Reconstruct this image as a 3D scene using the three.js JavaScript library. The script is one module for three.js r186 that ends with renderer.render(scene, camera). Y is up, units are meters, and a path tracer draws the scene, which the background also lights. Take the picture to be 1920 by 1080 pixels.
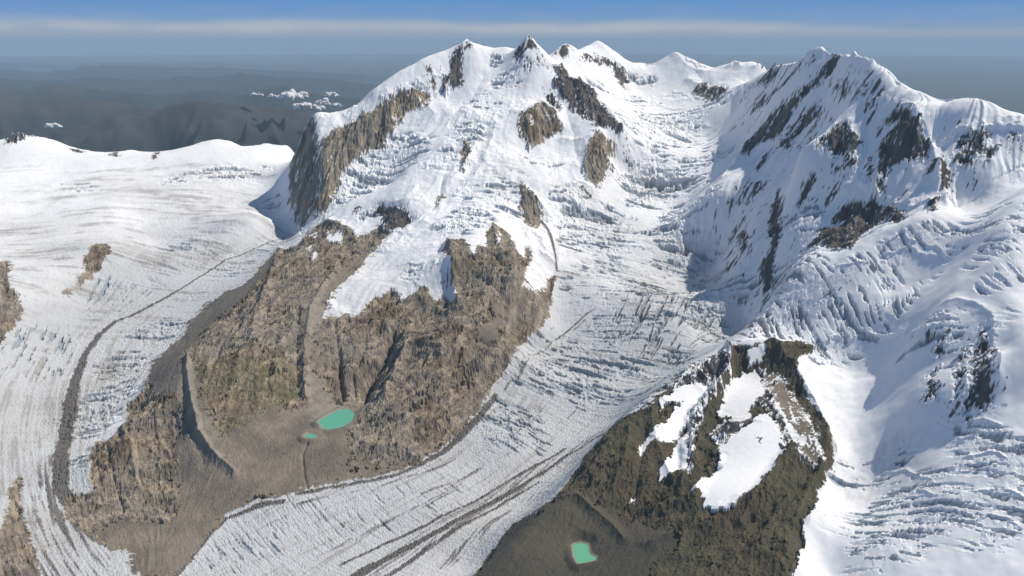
import * as THREE from 'three';
import { mergeGeometries, mergeVertices } from 'three/addons/utils/BufferGeometryUtils.js';

// ---------------------------------------------------------------- camera, sky, sun, exposure
// x to the right, y = metres above the sea, the view is along -z; the observer flies at 4600 m
const EYE = 4600;
const scene = new THREE.Scene();
const camera = new THREE.PerspectiveCamera(36.87, 16 / 9, 20, 600000);
camera.position.set(0, EYE, 0);
camera.rotation.x = THREE.MathUtils.degToRad(-16.1);

const renderer = new THREE.WebGLRenderer({ antialias: true });
renderer.toneMapping = THREE.LinearToneMapping;
renderer.toneMappingExposure = .93;
renderer.shadowMap.enabled = true;

// ---------------------------------------------------------------- noise
function mulberry(a) { return () => { a |= 0; a = a + 0x6D2B79F5 | 0; let t = Math.imul(a ^ a >>> 15, 1 | a); t = t + Math.imul(t ^ t >>> 7, 61 | t) ^ t; return ((t ^ t >>> 14) >>> 0) / 4294967296; }; }
const rnd = mulberry(77);
const PERM = new Uint8Array(1024), GX = new Float32Array(256), GY = new Float32Array(256);
{
  const p = [...Array(256).keys()];
  for (let i = 255; i > 0; i--) { const j = Math.floor(rnd() * (i + 1)); [p[i], p[j]] = [p[j], p[i]]; }
  for (let i = 0; i < 1024; i++) PERM[i] = p[i & 255];
  for (let i = 0; i < 256; i++) { const t = i / 256 * Math.PI * 2; GX[i] = Math.cos(t); GY[i] = Math.sin(t); }
}
function noise(x, y) {                              // gradient noise, about -0.7 .. 0.7
  const xf = Math.floor(x), yf = Math.floor(y), X = xf & 255, Y = yf & 255;
  const u = x - xf, v = y - yf, su = u * u * u * (u * (u * 6 - 15) + 10), sv = v * v * v * (v * (v * 6 - 15) + 10);
  const a = PERM[PERM[X] + Y], b = PERM[PERM[X + 1] + Y], c = PERM[PERM[X] + Y + 1], d = PERM[PERM[X + 1] + Y + 1];
  const n0 = GX[a] * u + GY[a] * v, n1 = GX[b] * (u - 1) + GY[b] * v, n2 = GX[c] * u + GY[c] * (v - 1), n3 = GX[d] * (u - 1) + GY[d] * (v - 1);
  const l = n0 + su * (n1 - n0), m = n2 + su * (n3 - n2);
  return l + sv * (m - l);
}
function fbm(x, y, oct) { let s = 0, a = 1; for (let i = 0; i < oct; i++) { s += a * noise(x, y); const t = x * 1.6 - y * 1.2 + 17.3; y = x * 1.2 + y * 1.6 - 5.1; x = t; a *= 0.5; } return s; }
function ridged(x, y, oct) { let s = 0, a = 0.5, w = 1; for (let i = 0; i < oct; i++) { let n = 1 - Math.abs(noise(x, y)) * 1.7; n *= n; s += a * n * w; w = Math.min(1, Math.max(0, n * 1.6)); const t = x * 1.6 - y * 1.2 + 31.7; y = x * 1.2 + y * 1.6 + 9.4; x = t; a *= 0.52; } return s; }
// broken blocks: every block of rock or ice has its own height, tilt and tone -> [height, tone]
const BLOCK = [0, 0];
function blocks(x, y) {
  const xf = Math.floor(x), yf = Math.floor(y);
  let best = 9, bd = 0, be = 0, bh = 0;
  for (let j = -1; j <= 1; j++) for (let i = -1; i <= 1; i++) {
    const k = PERM[PERM[(xf + i) & 255] + ((yf + j) & 255)], dx = x - xf - i - .1 - .8 * PERM[k + 37] / 255, dy = y - yf - j - .1 - .8 * PERM[k + 91] / 255, d = dx * dx + dy * dy;
    if (d < best) { best = d; bd = dx; be = dy; bh = k; }
  }
  BLOCK[1] = PERM[bh + 13] / 255 - .5;
  BLOCK[0] = (PERM[bh + 200] / 255 - .5) + 1.3 * (PERM[bh + 57] / 255 - .5) * bd + 1.3 * (PERM[bh + 111] / 255 - .5) * be;
  return BLOCK;
}
const clamp = (x, a, b) => x < a ? a : x > b ? b : x;
const step = (a, b, x) => { const t = clamp((x - a) / (b - a), 0, 1); return t * t * (3 - 2 * t); };
const mix = (a, b, t) => a + (b - a) * t;

// ---------------------------------------------------------------- sky: clear blue over a thin level sheet of pale high cloud above the horizon
{
  const W = 2048, H = 1024, data = new Float32Array(W * H * 4);
  const stops = [[-90, .32, .39, .50], [-0.1, .32, .39, .50], [0.1, .285, .375, .495], [1.2, .21, .36, .60], [2.4, .135, .31, .63], [8, .14, .27, .50], [30, .10, .18, .34], [90, .08, .13, .24]];
  for (let j = 0; j < H; j++) {
    const el = ((j + .5) / H - .5) * 180;
    let k = 0; while (k < stops.length - 2 && el > stops[k + 1][0]) k++;
    const t = clamp((el - stops[k][0]) / (stops[k + 1][0] - stops[k][0]), 0, 1);
    const r = mix(stops[k][1], stops[k + 1][1], t), g = mix(stops[k][2], stops[k + 1][2], t), b = mix(stops[k][3], stops[k + 1][3], t);
    for (let i = 0; i < W; i++) {
      const az = (i + .5) / W * Math.PI * 2, cx = Math.cos(az), cz = Math.sin(az);
      // high thin cloud sheet: streaky, its upper rim uneven
      const n = fbm(cx * 9 + 40, cz * 9 + el * 1.1, 4), wide = fbm(cx * 3 + 7, cz * 3, 3);
      const rim = .85 + .4 * Math.sin(az - 4.75) + wide * .6;     // the sheet stands higher towards the right
      let c = step(rim + .35, rim - .3, el) * step(0, 0.75, el) * (0.8 + .6 * n);
      c += step(.1, .6, fbm(cx * 14 + 3, cz * 14 + el * 2.4, 4) + .1) * step(3.2, 1.2, el) * .09 * step(0, 1, el);
      c = clamp(c * 1.15, 0, .92);
      const o = (j * W + i) * 4;
      data[o] = mix(r, .44, c); data[o + 1] = mix(g, .50, c); data[o + 2] = mix(b, .58, c); data[o + 3] = 1;
    }
  }
  const sky = new THREE.DataTexture(data, W, H, THREE.RGBAFormat, THREE.FloatType);
  sky.mapping = THREE.EquirectangularReflectionMapping; sky.magFilter = THREE.LinearFilter; sky.minFilter = THREE.LinearFilter; sky.needsUpdate = true;
  scene.background = sky; scene.environment = sky;
}
// afternoon sun from the right of the view
const SUN_AZ = THREE.MathUtils.degToRad(70), SUN_EL = THREE.MathUtils.degToRad(51);
const sun = new THREE.DirectionalLight(new THREE.Color(1, .935, .84), 4.8);
sun.name = 'sun';
sun.position.set(Math.sin(SUN_AZ) * Math.cos(SUN_EL) * 12000, 3000 + Math.sin(SUN_EL) * 12000, -6000 - Math.cos(SUN_AZ) * Math.cos(SUN_EL) * 12000);
sun.target.position.set(0, 3000, -6000);
sun.castShadow = true;
Object.assign(sun.shadow.camera, { left: -7000, right: 7000, top: 6000, bottom: -6000, near: 100, far: 30000 });
sun.shadow.mapSize.set(4096, 4096);
scene.add(sun, sun.target);
scene.fog = new THREE.FogExp2(new THREE.Color(.58, .80, 1), 9.5e-6);

// ---------------------------------------------------------------- survey of the place, in metres: [right, height, ahead, rounding]
const CONTROLS = [
[-1809, 3921, 8050, 50], [-1694, 3939, 8090, 50], [-1578, 3958, 8130, 50], [-1444, 4018, 8170, 50], [-1292, 4148, 8250, 50], [-1171, 4229, 8300, 50], [-1050, 4309, 8350, 50], [-929, 4358, 8400, 50],
[-807, 4408, 8450, 50], [-684, 4456, 8510, 50], [-561, 4504, 8570, 50], [-435, 4572, 8630, 50], [-1908, 3621, 8489, 200], [-2138, 2821, 9513, 200], [-1664, 3658, 8572, 200], [-1864, 2858, 9603, 200],
[-1522, 3718, 8613, 200], [-1705, 2918, 9647, 200], [-1362, 3848, 8695, 200], [-1524, 3048, 9732, 200], [-1107, 4009, 8796, 200], [-1238, 3209, 9838, 200], [-850, 4108, 8898, 200], [-950, 3308, 9943, 200],
[-590, 4204, 9019, 200], [-659, 3404, 10067, 200], [-458, 4272, 9079, 200], [-511, 3472, 10128, 200], [-259, 4532, 8700, 50], [-78, 4522, 8720, 50], [41, 4503, 8650, 50], [153, 4612, 8585, 50],
[-272, 4232, 9150, 200], [-303, 3432, 10199, 200], [-82, 4222, 9170, 200], [-91, 3422, 10220, 200], [43, 4203, 9100, 200], [48, 3403, 10150, 200], [161, 4312, 9035, 200], [179, 3512, 10085, 200],
[259, 4488, 8700, 50], [328, 4448, 8775, 50], [396, 4409, 8850, 50], [454, 4475, 8965, 50], [513, 4540, 9080, 50], [575, 4505, 9190, 50], [637, 4469, 9300, 50], [707, 4491, 9390, 50],
[777, 4514, 9480, 50], [848, 4536, 9570, 50], [918, 4558, 9660, 50], [272, 4188, 9150, 200], [304, 3388, 10199, 200], [416, 4109, 9300, 200], [463, 3309, 10348, 200], [538, 4240, 9529, 200],
[597, 3440, 10578, 200], [668, 4169, 9749, 200], [739, 3369, 10796, 200], [960, 4258, 10108, 200], [1060, 3458, 11153, 200], [1097, 4475, 9700, 50], [1277, 4357, 9720, 50], [1407, 4351, 9710, 50],
[1536, 4346, 9700, 50], [1646, 4392, 9635, 50], [1757, 4438, 9570, 50], [1838, 4403, 9510, 50], [1919, 4369, 9450, 50], [2017, 4341, 9375, 50], [2115, 4313, 9300, 50], [2204, 4337, 9240, 50],
[2293, 4360, 9180, 50], [2423, 4320, 9100, 50], [2476, 4344, 9000, 50], [2493, 4313, 8900, 50], [2510, 4283, 8800, 50], [1148, 4175, 10147, 200], [1266, 3375, 11190, 200], [1336, 4057, 10166, 200],
[1473, 3257, 11207, 200], [1606, 4046, 10144, 200], [1771, 3246, 11182, 200], [1838, 4138, 10013, 200], [2027, 3338, 11045, 200], [2009, 4069, 9891, 200], [2217, 3269, 10920, 200], [2214, 4013, 9739, 200],
[2447, 3213, 10763, 200], [2402, 4060, 9617, 200], [2656, 3260, 10635, 200], [2539, 4020, 9535, 200], [2809, 3220, 10549, 200], [2595, 4044, 9434, 200], [2873, 3244, 10446, 200], [2634, 3983, 9233, 200],
[2922, 3183, 10242, 200], [2369, 4277, 8300, 50], [2370, 4305, 8175, 50], [2371, 4333, 8050, 50], [2380, 4340, 7933, 50], [2388, 4347, 7817, 50], [2397, 4354, 7700, 50], [2393, 4374, 7588, 50],
[2388, 4395, 7475, 50], [2384, 4415, 7362, 50], [2380, 4435, 7250, 50], [2385, 4467, 7147, 50], [2390, 4499, 7043, 50], [2394, 4530, 6940, 50], [2412, 4499, 6820, 50], [2430, 4467, 6700, 50],
[2434, 4470, 6583, 50], [2439, 4472, 6467, 50], [2443, 4474, 6350, 50], [2435, 4466, 6233, 50], [2427, 4458, 6117, 50], [2419, 4450, 6000, 50], [2429, 4429, 5900, 50], [2438, 4408, 5800, 50],
[2437, 4367, 5675, 50], [2437, 4325, 5550, 50], [2458, 4288, 5400, 50], [2514, 4250, 5300, 50], [2630, 4258, 5180, 50], [2682, 4258, 5100, 50], [2760, 4208, 5000, 50], [2859, 4178, 4900, 50],
[2952, 4153, 4850, 50], [3045, 4129, 4800, 50], [3147, 4117, 4775, 50], [3250, 4105, 4750, 50], [2507, 4135, 7635, 200], [2802, 3335, 8533, 200], [2526, 4230, 7323, 200], [2834, 3430, 8216, 200],
[2568, 4167, 7081, 200], [2890, 3367, 7969, 200], [2588, 4174, 6728, 200], [2928, 3374, 7610, 200], [2571, 4150, 6376, 200], [2924, 3350, 7252, 200], [2595, 4108, 6173, 200], [2961, 3308, 7045, 200],
[2600, 4025, 5921, 200], [2980, 3225, 6786, 200], [2626, 3988, 5769, 200], [3018, 3188, 6629, 200], [2688, 3950, 5666, 200], [3093, 3150, 6520, 200], [2813, 3958, 5541, 200], [3241, 3158, 6384, 200],
[2871, 3958, 5458, 200], [3311, 3158, 6295, 200], [2955, 3908, 5355, 200], [3412, 3108, 6182, 200], [3063, 3878, 5250, 200], [3540, 3078, 6066, 200], [3261, 3829, 5142, 200], [3768, 3029, 5940, 200],
[3479, 3805, 5084, 200], [4012, 3005, 5864, 200], [-6289, 3494, 9500, 50], [-6168, 3523, 9500, 50], [-6047, 3552, 9500, 50], [-5925, 3581, 9500, 50], [-5804, 3610, 9500, 50], [-5685, 3629, 9500, 50],
[-5565, 3648, 9500, 50], [-5446, 3667, 9500, 50], [-5339, 3643, 9510, 50], [-5233, 3619, 9520, 50], [-5056, 3564, 9500, 50], [-4938, 3518, 9483, 50], [-4820, 3471, 9467, 50], [-4703, 3425, 9450, 50],
[-4589, 3408, 9450, 50], [-4475, 3391, 9450, 50], [-4361, 3373, 9450, 50], [-4252, 3396, 9475, 50], [-4144, 3419, 9500, 50], [-4019, 3402, 9475, 50], [-3894, 3385, 9450, 50], [-3777, 3396, 9450, 50],
[-3659, 3408, 9450, 50], [-3542, 3420, 9450, 50], [-3359, 3512, 9450, 50], [-3182, 3541, 9450, 50], [-3011, 3512, 9450, 50], [-2829, 3443, 9400, 50], [-2652, 3489, 9400, 50], [-2558, 3483, 9367, 50],
[-2463, 3478, 9333, 50], [-2369, 3472, 9300, 50], [-6538, 3194, 9875, 200], [-7117, 2394, 10751, 200], [-6038, 3310, 9884, 200], [-6586, 2510, 10780, 200], [-5670, 3367, 9890, 200], [-6192, 2567, 10801, 200],
[-5449, 3319, 9914, 200], [-5955, 2519, 10835, 200], [-5268, 3264, 9897, 200], [-5761, 2464, 10824, 200], [-4903, 3125, 9853, 200], [-5371, 2325, 10793, 200], [-4549, 3073, 9859, 200], [-4989, 2273, 10812, 200],
[-4324, 3119, 9912, 200], [-4744, 2319, 10875, 200], [-4066, 3085, 9866, 200], [-4466, 2285, 10837, 200], [-3700, 3120, 9871, 200], [-4068, 2320, 10855, 200], [-3509, 3212, 9874, 200], [-3861, 2412, 10863, 200],
[-3326, 3241, 9876, 200], [-3661, 2441, 10872, 200], [-3148, 3212, 9879, 200], [-3467, 2412, 10879, 200], [-2958, 3143, 9831, 200], [-3261, 2343, 10836, 200], [-2774, 3189, 9833, 200], [-3059, 2389, 10844, 200],
[-2480, 3172, 9736, 200], [-2739, 2372, 10754, 200], [-1905, 3829, 8100, 50], [-2003, 3571, 8000, 50], [-2009, 3453, 7890, 50], [-2014, 3335, 7780, 50], [-1990, 3234, 7670, 50], [-1965, 3132, 7560, 50],
[-1903, 3071, 7430, 50], [-1841, 3010, 7300, 50], [-1783, 3843, 7950, 50], [-1747, 3759, 7850, 50], [-1712, 3675, 7750, 50], [-1675, 3618, 7650, 50], [-1639, 3561, 7550, 50], [-1603, 3504, 7450, 50],
[-1606, 3406, 7350, 50], [-1609, 3307, 7250, 50], [-1693, 3139, 7130, 50], [-1750, 3836, 7915, 50], [-1541, 3834, 7900, 50], [-1426, 3901, 7950, 50], [-1310, 3968, 8000, 50], [-1218, 4026, 8050, 50],
[-1125, 4085, 8100, 50], [-1030, 4112, 8135, 50], [-936, 4138, 8170, 50], [-763, 4067, 8150, 50], [-1571, 3252, 7180, 50], [-1521, 3357, 7300, 50], [-1470, 3463, 7420, 50], [-1387, 3512, 7487, 50],
[-1303, 3561, 7553, 50], [-1219, 3611, 7620, 50], [-1132, 3684, 7697, 50], [-1045, 3756, 7773, 50], [-958, 3829, 7850, 50], [-856, 3912, 7940, 50], [-754, 3994, 8030, 50], [-498, 4441, 8520, 50],
[-565, 4297, 8420, 50], [-621, 4111, 8230, 50], [200, 4467, 8400, 50], [124, 4279, 8250, 50], [197, 4234, 8180, 50], [425, 4309, 8350, 50], [519, 4237, 8240, 50], [612, 4164, 8130, 50],
[689, 4089, 8015, 50], [766, 4013, 7900, 50], [825, 3954, 7783, 50], [885, 3895, 7667, 50], [945, 3836, 7550, 50], [140, 3982, 7700, 50], [237, 4000, 7775, 50], [333, 4017, 7850, 50],
[113, 3677, 7350, 50], [215, 3721, 7433, 50], [316, 3764, 7517, 50], [418, 3808, 7600, 50], [706, 3801, 7450, 50], [753, 3736, 7340, 50], [800, 3670, 7230, 50], [742, 3519, 7050, 50],
[600, 3478, 6900, 50], [575, 3557, 7025, 50], [551, 3637, 7150, 50], [2337, 4338, 5850, 50], [2227, 4190, 5750, 50], [2132, 4101, 5700, 50], [2036, 4011, 5650, 50], [1861, 3873, 5600, 50],
[2359, 4163, 5250, 50], [2441, 4034, 5080, 50], [2410, 3949, 4940, 50], [2378, 3864, 4800, 50], [2350, 3765, 4650, 50], [2214, 3934, 5180, 50], [2137, 3768, 5020, 50], [2092, 3602, 4900, 50],
[1809, 3548, 5700, 50], [1765, 3496, 5607, 50], [1721, 3444, 5513, 50], [1676, 3392, 5420, 50], [1621, 3287, 5285, 50], [1566, 3182, 5150, 50], [1527, 3103, 5045, 50], [1488, 3024, 4940, 50],
[1699, 3368, 4950, 50], [1759, 3441, 4780, 50], [1910, 3517, 4720, 50], [2042, 3598, 4700, 50], [2156, 3655, 4640, 50], [2770, 3941, 4300, 50], [2642, 3896, 4250, 50], [2514, 3851, 4200, 50],
[2418, 3787, 4125, 50], [2322, 3723, 4050, 50], [2188, 3591, 3950, 50], [2099, 3521, 3875, 50], [2009, 3452, 3800, 50], [1884, 3337, 3760, 50], [2079, 3457, 3700, 50], [2086, 3434, 3580, 50],
[2025, 3344, 3390, 50], [1964, 3281, 3250, 50], [1330, 3120, 4150, 50], [1197, 3091, 4150, 50], [1125, 3060, 4180, 50], [1019, 3042, 4130, 50], [914, 3025, 4080, 50], [837, 2997, 4015, 50],
[760, 2969, 3950, 50], [685, 2945, 3875, 50], [610, 2921, 3800, 50], [539, 2901, 3725, 50], [467, 2881, 3650, 50], [398, 2838, 3550, 50], [330, 2795, 3450, 50], [205, 2748, 3300, 50],
[124, 2714, 3190, 50], [43, 2679, 3080, 50], [-20, 2659, 3000, 50], [-83, 2638, 2920, 50], [-142, 2615, 2850, 50], [1081, 3012, 4070, 50], [1038, 2965, 3960, 50], [967, 2925, 3830, 50],
[896, 2885, 3700, 50], [847, 2867, 3593, 50], [798, 2850, 3487, 50], [750, 2832, 3380, 50], [1392, 3041, 3980, 50], [1405, 2999, 3850, 50], [1418, 2957, 3720, 50], [1404, 2936, 3595, 50],
[1389, 2915, 3470, 50], [-1938, 2785, 4851, 50], [-1879, 2772, 4667, 50], [-1829, 2759, 4544, 50], [-1778, 2745, 4422, 50], [-1727, 2732, 4299, 50], [-1679, 2719, 4196, 50], [-1631, 2705, 4092, 50],
[-1583, 2692, 3989, 50], [-1509, 2668, 3891, 50], [-1434, 2645, 3792, 50], [-1319, 2612, 3704, 50], [-1185, 3085, 6007, 50], [-1202, 3070, 5902, 50], [-1219, 3055, 5796, 50], [-1237, 3040, 5691, 50],
[-1254, 3025, 5586, 50], [-1261, 3002, 5461, 50], [-1268, 2978, 5337, 50], [-1275, 2955, 5213, 50], [-1262, 2925, 5096, 50], [-1248, 2895, 4980, 50], [-1234, 2865, 4864, 50], [-1215, 2837, 4764, 50],
[-1196, 2808, 4664, 50], [-1177, 2780, 4564, 50], [-1152, 2742, 4463, 50], [-1126, 2705, 4361, 50], [-1861, 2505, 3044, 120], [-2053, 2530, 3008, 120], [-1998, 2520, 3559, 120], [-2289, 2540, 4055, 120],
[-2326, 2545, 3765, 120], [-2507, 2585, 4637, 120], [-2725, 2600, 4527, 120], [-2664, 2655, 5348, 120], [-2873, 2650, 5070, 120], [-2639, 2725, 5816, 120], [-2491, 2805, 6366, 120], [-2248, 2895, 6940, 120],
[-1976, 2955, 7273, 120], [-3214, 2790, 5498, 120], [-3130, 2790, 5992, 120], [-3340, 2930, 6066, 120], [-3723, 3020, 6518, 120], [-3183, 3000, 6601, 120], [-4192, 3150, 7349, 120], [-3501, 3150, 7349, 120],
[-2965, 2970, 7105, 120], [-2582, 3060, 7331, 120], [-2242, 3130, 7451, 120], [-2835, 3250, 8145, 120], [-2502, 3310, 8416, 120], [-4537, 3345, 8533, 120], [-3440, 3310, 8416, 120], [-2234, 3270, 8179, 120],
[-2087, 3090, 7654, 120], [-2449, 3410, 8833, 120], [-4888, 3340, 8221, 120], [-3790, 3270, 8025, 120], [-2482, 3420, 8759, 120], [-2885, 2800, 6236, 120], [-2747, 2850, 6513, 120], [-2021, 2870, 6601, 120],
[-2112, 2810, 6202, 120], [-2207, 2740, 5770, 120], [-2191, 2670, 5307, 120], [-2319, 2620, 5055, 120], [-2165, 2570, 4449, 120], [-2199, 2548, 4161, 120], [-2068, 2522, 3653, 120], [-1741, 2515, 3260, 120],
[-1528, 2498, 3073, 120], [-1498, 3150, 6799, 120], [-1060, 3160, 6459, 120], [-1535, 3060, 6028, 120], [-1482, 2985, 5347, 120], [-1442, 2890, 4794, 120], [-1484, 2790, 4383, 120], [-1743, 2840, 4934, 120],
[-1531, 2715, 4066, 120], [-1924, 2790, 4977, 120], [-1902, 2850, 5545, 120], [-1823, 2930, 5923, 120], [-1207, 2640, 3858, 120], [-1363, 2680, 3953, 120], [-1101, 2675, 4088, 120], [-1230, 2700, 4164, 120],
[-1693, 2560, 3737, 120], [-1464, 2530, 3450, 120], [-1530, 2512, 3306, 120], [-1141, 2580, 3599, 120], [-1337, 2560, 3586, 120], [-1969, 2590, 3788, 120], [-1912, 2640, 3975, 120], [-2000, 2685, 4481, 120],
[-1844, 2550, 3555, 120], [-1737, 2620, 4077, 120], [-1137, 2905, 5149, 120], [-1079, 2735, 4516, 120], [-940, 2690, 4254, 120], [-874, 2690, 4056, 120], [-984, 2690, 4056, 120], [-1010, 2683, 3965, 120],
[-772, 3090, 5762, 120], [-1071, 2965, 5353, 120], [-918, 3030, 5503, 120], [-627, 3035, 5422, 120], [-417, 3040, 5405, 120], [-851, 3160, 6105, 120], [-613, 3210, 6059, 120], [-1013, 2880, 5016, 120],
[-785, 2880, 5016, 120], [-663, 2920, 5103, 120], [-465, 2950, 5118, 120], [-942, 2710, 4576, 120], [-806, 2790, 4706, 120], [-740, 2770, 4672, 120], [-801, 2712, 4456, 120], [-115, 3280, 6097, 120],
[-406, 3225, 5829, 120], [-436, 3100, 5448, 120], [-197, 3060, 5098, 120], [-335, 2940, 4654, 120], [-528, 2830, 4439, 120], [-674, 2745, 4199, 120], [0, 3180, 5418, 120], [-284, 3210, 5584, 120],
[137, 3000, 5297, 120], [0, 2880, 4822, 120], [-180, 2790, 4539, 120], [-313, 2720, 4256, 120], [-497, 2695, 4109, 120], [-698, 2645, 3964, 120], [-829, 2695, 4109, 120], [306, 3140, 6023, 120],
[280, 2985, 5595, 120], [241, 2885, 5320, 120], [65, 2795, 4963, 120], [-89, 2705, 4435, 120], [-301, 2632, 4052, 120], [-670, 2588, 3765, 120], [-913, 2572, 3689, 120], [-1242, 2535, 3510, 120],
[-1333, 2500, 3203, 120], [959, 3150, 6321, 120], [640, 3150, 6321, 120], [1270, 3160, 6277, 120], [847, 2980, 5485, 120], [497, 2970, 5519, 120], [1186, 3000, 5418, 120], [615, 2805, 4936, 120],
[272, 2720, 4552, 120], [-27, 2628, 3999, 120], [-401, 2560, 3635, 120], [-843, 2512, 3348, 120], [-1005, 2485, 3073, 120], [-567, 2490, 3066, 120], [1095, 2905, 4943, 120], [1262, 2880, 4822, 120],
[873, 2785, 4552, 120], [528, 2685, 4131, 120], [311, 2617, 3791, 120], [97, 2562, 3487, 120], [-133, 2502, 3123, 120], [-256, 2525, 3327, 120], [587, 3320, 6704, 120], [1031, 3330, 6879, 120],
[1342, 3320, 6704, 120], [1498, 3170, 6234, 120], [1468, 3060, 5594, 120], [1408, 2940, 5043, 120], [1074, 3450, 7210, 120], [857, 3570, 7311, 120], [1378, 3640, 7466, 120], [1609, 3580, 7240, 120],
[1441, 3800, 8147, 120], [1807, 3720, 7979, 120], [1525, 3930, 8675, 120], [1796, 4054, 8750, 120], [1891, 3942, 8200, 120], [1119, 3760, 7616, 120], [1280, 4132, 9250, 120], [1613, 4159, 9250, 120],
[2032, 4201, 8900, 120], [1098, 3940, 8228, 120], [2300, 4210, 8700, 120], [2106, 4047, 8100, 120], [-524, 3947, 7850, 120], [-299, 4228, 8300, 120], [-152, 4368, 8500, 120], [-740, 3744, 7550, 120],
[-357, 3668, 7250, 120], [-890, 3541, 7200, 120], [-1127, 3361, 6950, 120], [-686, 3456, 6900, 120], [-451, 3349, 6550, 120], [-795, 3384, 6700, 120], [-1288, 3249, 6850, 120], [-1102, 3225, 6750, 120],
[-1493, 3197, 7000, 120], [-242, 3368, 6450, 120], [-128, 3542, 6900, 120], [-417, 3854, 7600, 120], [-46, 3778, 7450, 120], [0, 4098, 8050, 120], [-990, 3444, 7250, 120], [-191, 4013, 7900, 120],
[88, 3637, 7150, 120], [344, 3535, 6950, 120], [420, 3439, 6750, 120], [164, 3349, 6550, 120], [0, 3327, 6450, 120], [971, 4023, 8450, 120], [734, 4108, 8700, 120], [877, 4297, 9150, 120],
[337, 4010, 7950, 120], [467, 3849, 7650, 120], [539, 3661, 7300, 120], [196, 3218, 6200, 120], [78, 3229, 6150, 120], [280, 3225, 6350, 120], [1962, 3839, 7300, 120], [1618, 3573, 6700, 120],
[2021, 3896, 6750, 120], [1687, 3446, 5850, 120], [2159, 4110, 6600, 120], [2329, 4273, 6450, 120], [1501, 3357, 6300, 120], [1517, 3218, 5550, 120], [1471, 3037, 5060, 120], [1842, 3597, 6050, 120],
[1835, 3628, 5450, 120], [2166, 3938, 6000, 120], [2061, 3803, 5200, 120], [2255, 4042, 5350, 120], [1720, 3463, 5250, 120], [1949, 3640, 5200, 120], [2290, 4187, 5560, 120], [2383, 4125, 5150, 120],
[2562, 4109, 5000, 120], [2731, 4065, 4850, 120], [2411, 3742, 4650, 120], [2586, 3909, 4700, 120], [2707, 3887, 4650, 120], [2174, 3686, 4560, 120], [2401, 3708, 4450, 120], [2082, 3579, 4450, 120],
[1817, 3434, 4450, 120], [1567, 3241, 4500, 120], [1651, 3374, 4800, 120], [1485, 3180, 4700, 120], [1855, 3322, 4230, 120], [2011, 3379, 4230, 120], [2171, 3512, 4150, 120], [1656, 3201, 4250, 120],
[1474, 3108, 4350, 120], [1894, 3267, 4050, 120], [1291, 3057, 4500, 120], [1705, 3071, 4050, 120], [1487, 3050, 4030, 120], [1809, 3157, 3820, 120], [1583, 2966, 3700, 120], [1462, 2884, 3480, 120],
[1641, 2944, 3260, 120], [1695, 3064, 3420, 120], [1441, 2810, 3280, 120], [1460, 2841, 2820, 120], [1269, 2719, 2800, 120], [1772, 3017, 2900, 120], [1938, 3159, 3060, 120], [1682, 2916, 2700, 120],
[1691, 2859, 2530, 120], [1167, 2652, 2830, 120], [1721, 3012, 3080, 120], [1283, 2776, 3080, 120], [2344, 3719, 3950, 120], [2182, 3513, 3600, 120], [2051, 3389, 3330, 120], [1747, 3143, 3380, 120],
[1804, 3091, 3230, 120], [1872, 3237, 3480, 120], [1885, 3200, 3250, 120], [2000, 3256, 3200, 120], [282, 2662, 2963, 120], [562, 2850, 3445, 120], [525, 2755, 3157, 120], [403, 2708, 3033, 120],
[282, 2650, 2834, 120], [710, 2738, 2985, 120], [745, 2815, 3181, 120], [1173, 2965, 3826, 120], [1038, 2905, 3490, 120], [905, 2825, 3120, 120], [1202, 2830, 3243, 120], [1003, 2775, 2926, 120],
[1014, 2712, 2743, 120], [671, 2690, 2775, 120], [196, 2705, 3117, 120], [82, 2665, 2880, 120], [709, 2890, 3631, 120], [879, 2850, 3394, 120], [1229, 3015, 4047, 120], [1366, 2892, 3412, 120],
[1206, 2795, 3048, 120], [1082, 2738, 2840, 120], [3100, 3500, 4200, 200], [3600, 3200, 4200, 200], [2500, 3330, 3500, 200], [2900, 3100, 3500, 200], [3400, 3000, 3500, 200], [2300, 3180, 2900, 200],
[2700, 3050, 2900, 200], [3100, 2850, 2900, 200], [1750, 2830, 2250, 200], [2200, 2850, 2250, 200], [2700, 2700, 2300, 200], [1400, 2680, 2300, 200], [700, 2600, 2300, 200], [0, 2500, 2300, 200],
[-700, 2470, 2300, 200], [-1500, 2480, 2300, 200], [3300, 4000, 5000, 200], [3800, 3700, 5000, 200], [4200, 3400, 6500, 200], [4000, 3200, 8000, 200], [3200, 3500, 7500, 200], [4500, 3400, 9500, 200],
[-2300, 2600, 3200, 200], [-3200, 2800, 4300, 200], [-3600, 3000, 5500, 200], [-4600, 3200, 7000, 200], [-5600, 3300, 8600, 200], [-6200, 3500, 9700, 200], [-3000, 2600, 3500, 200],
];
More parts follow.
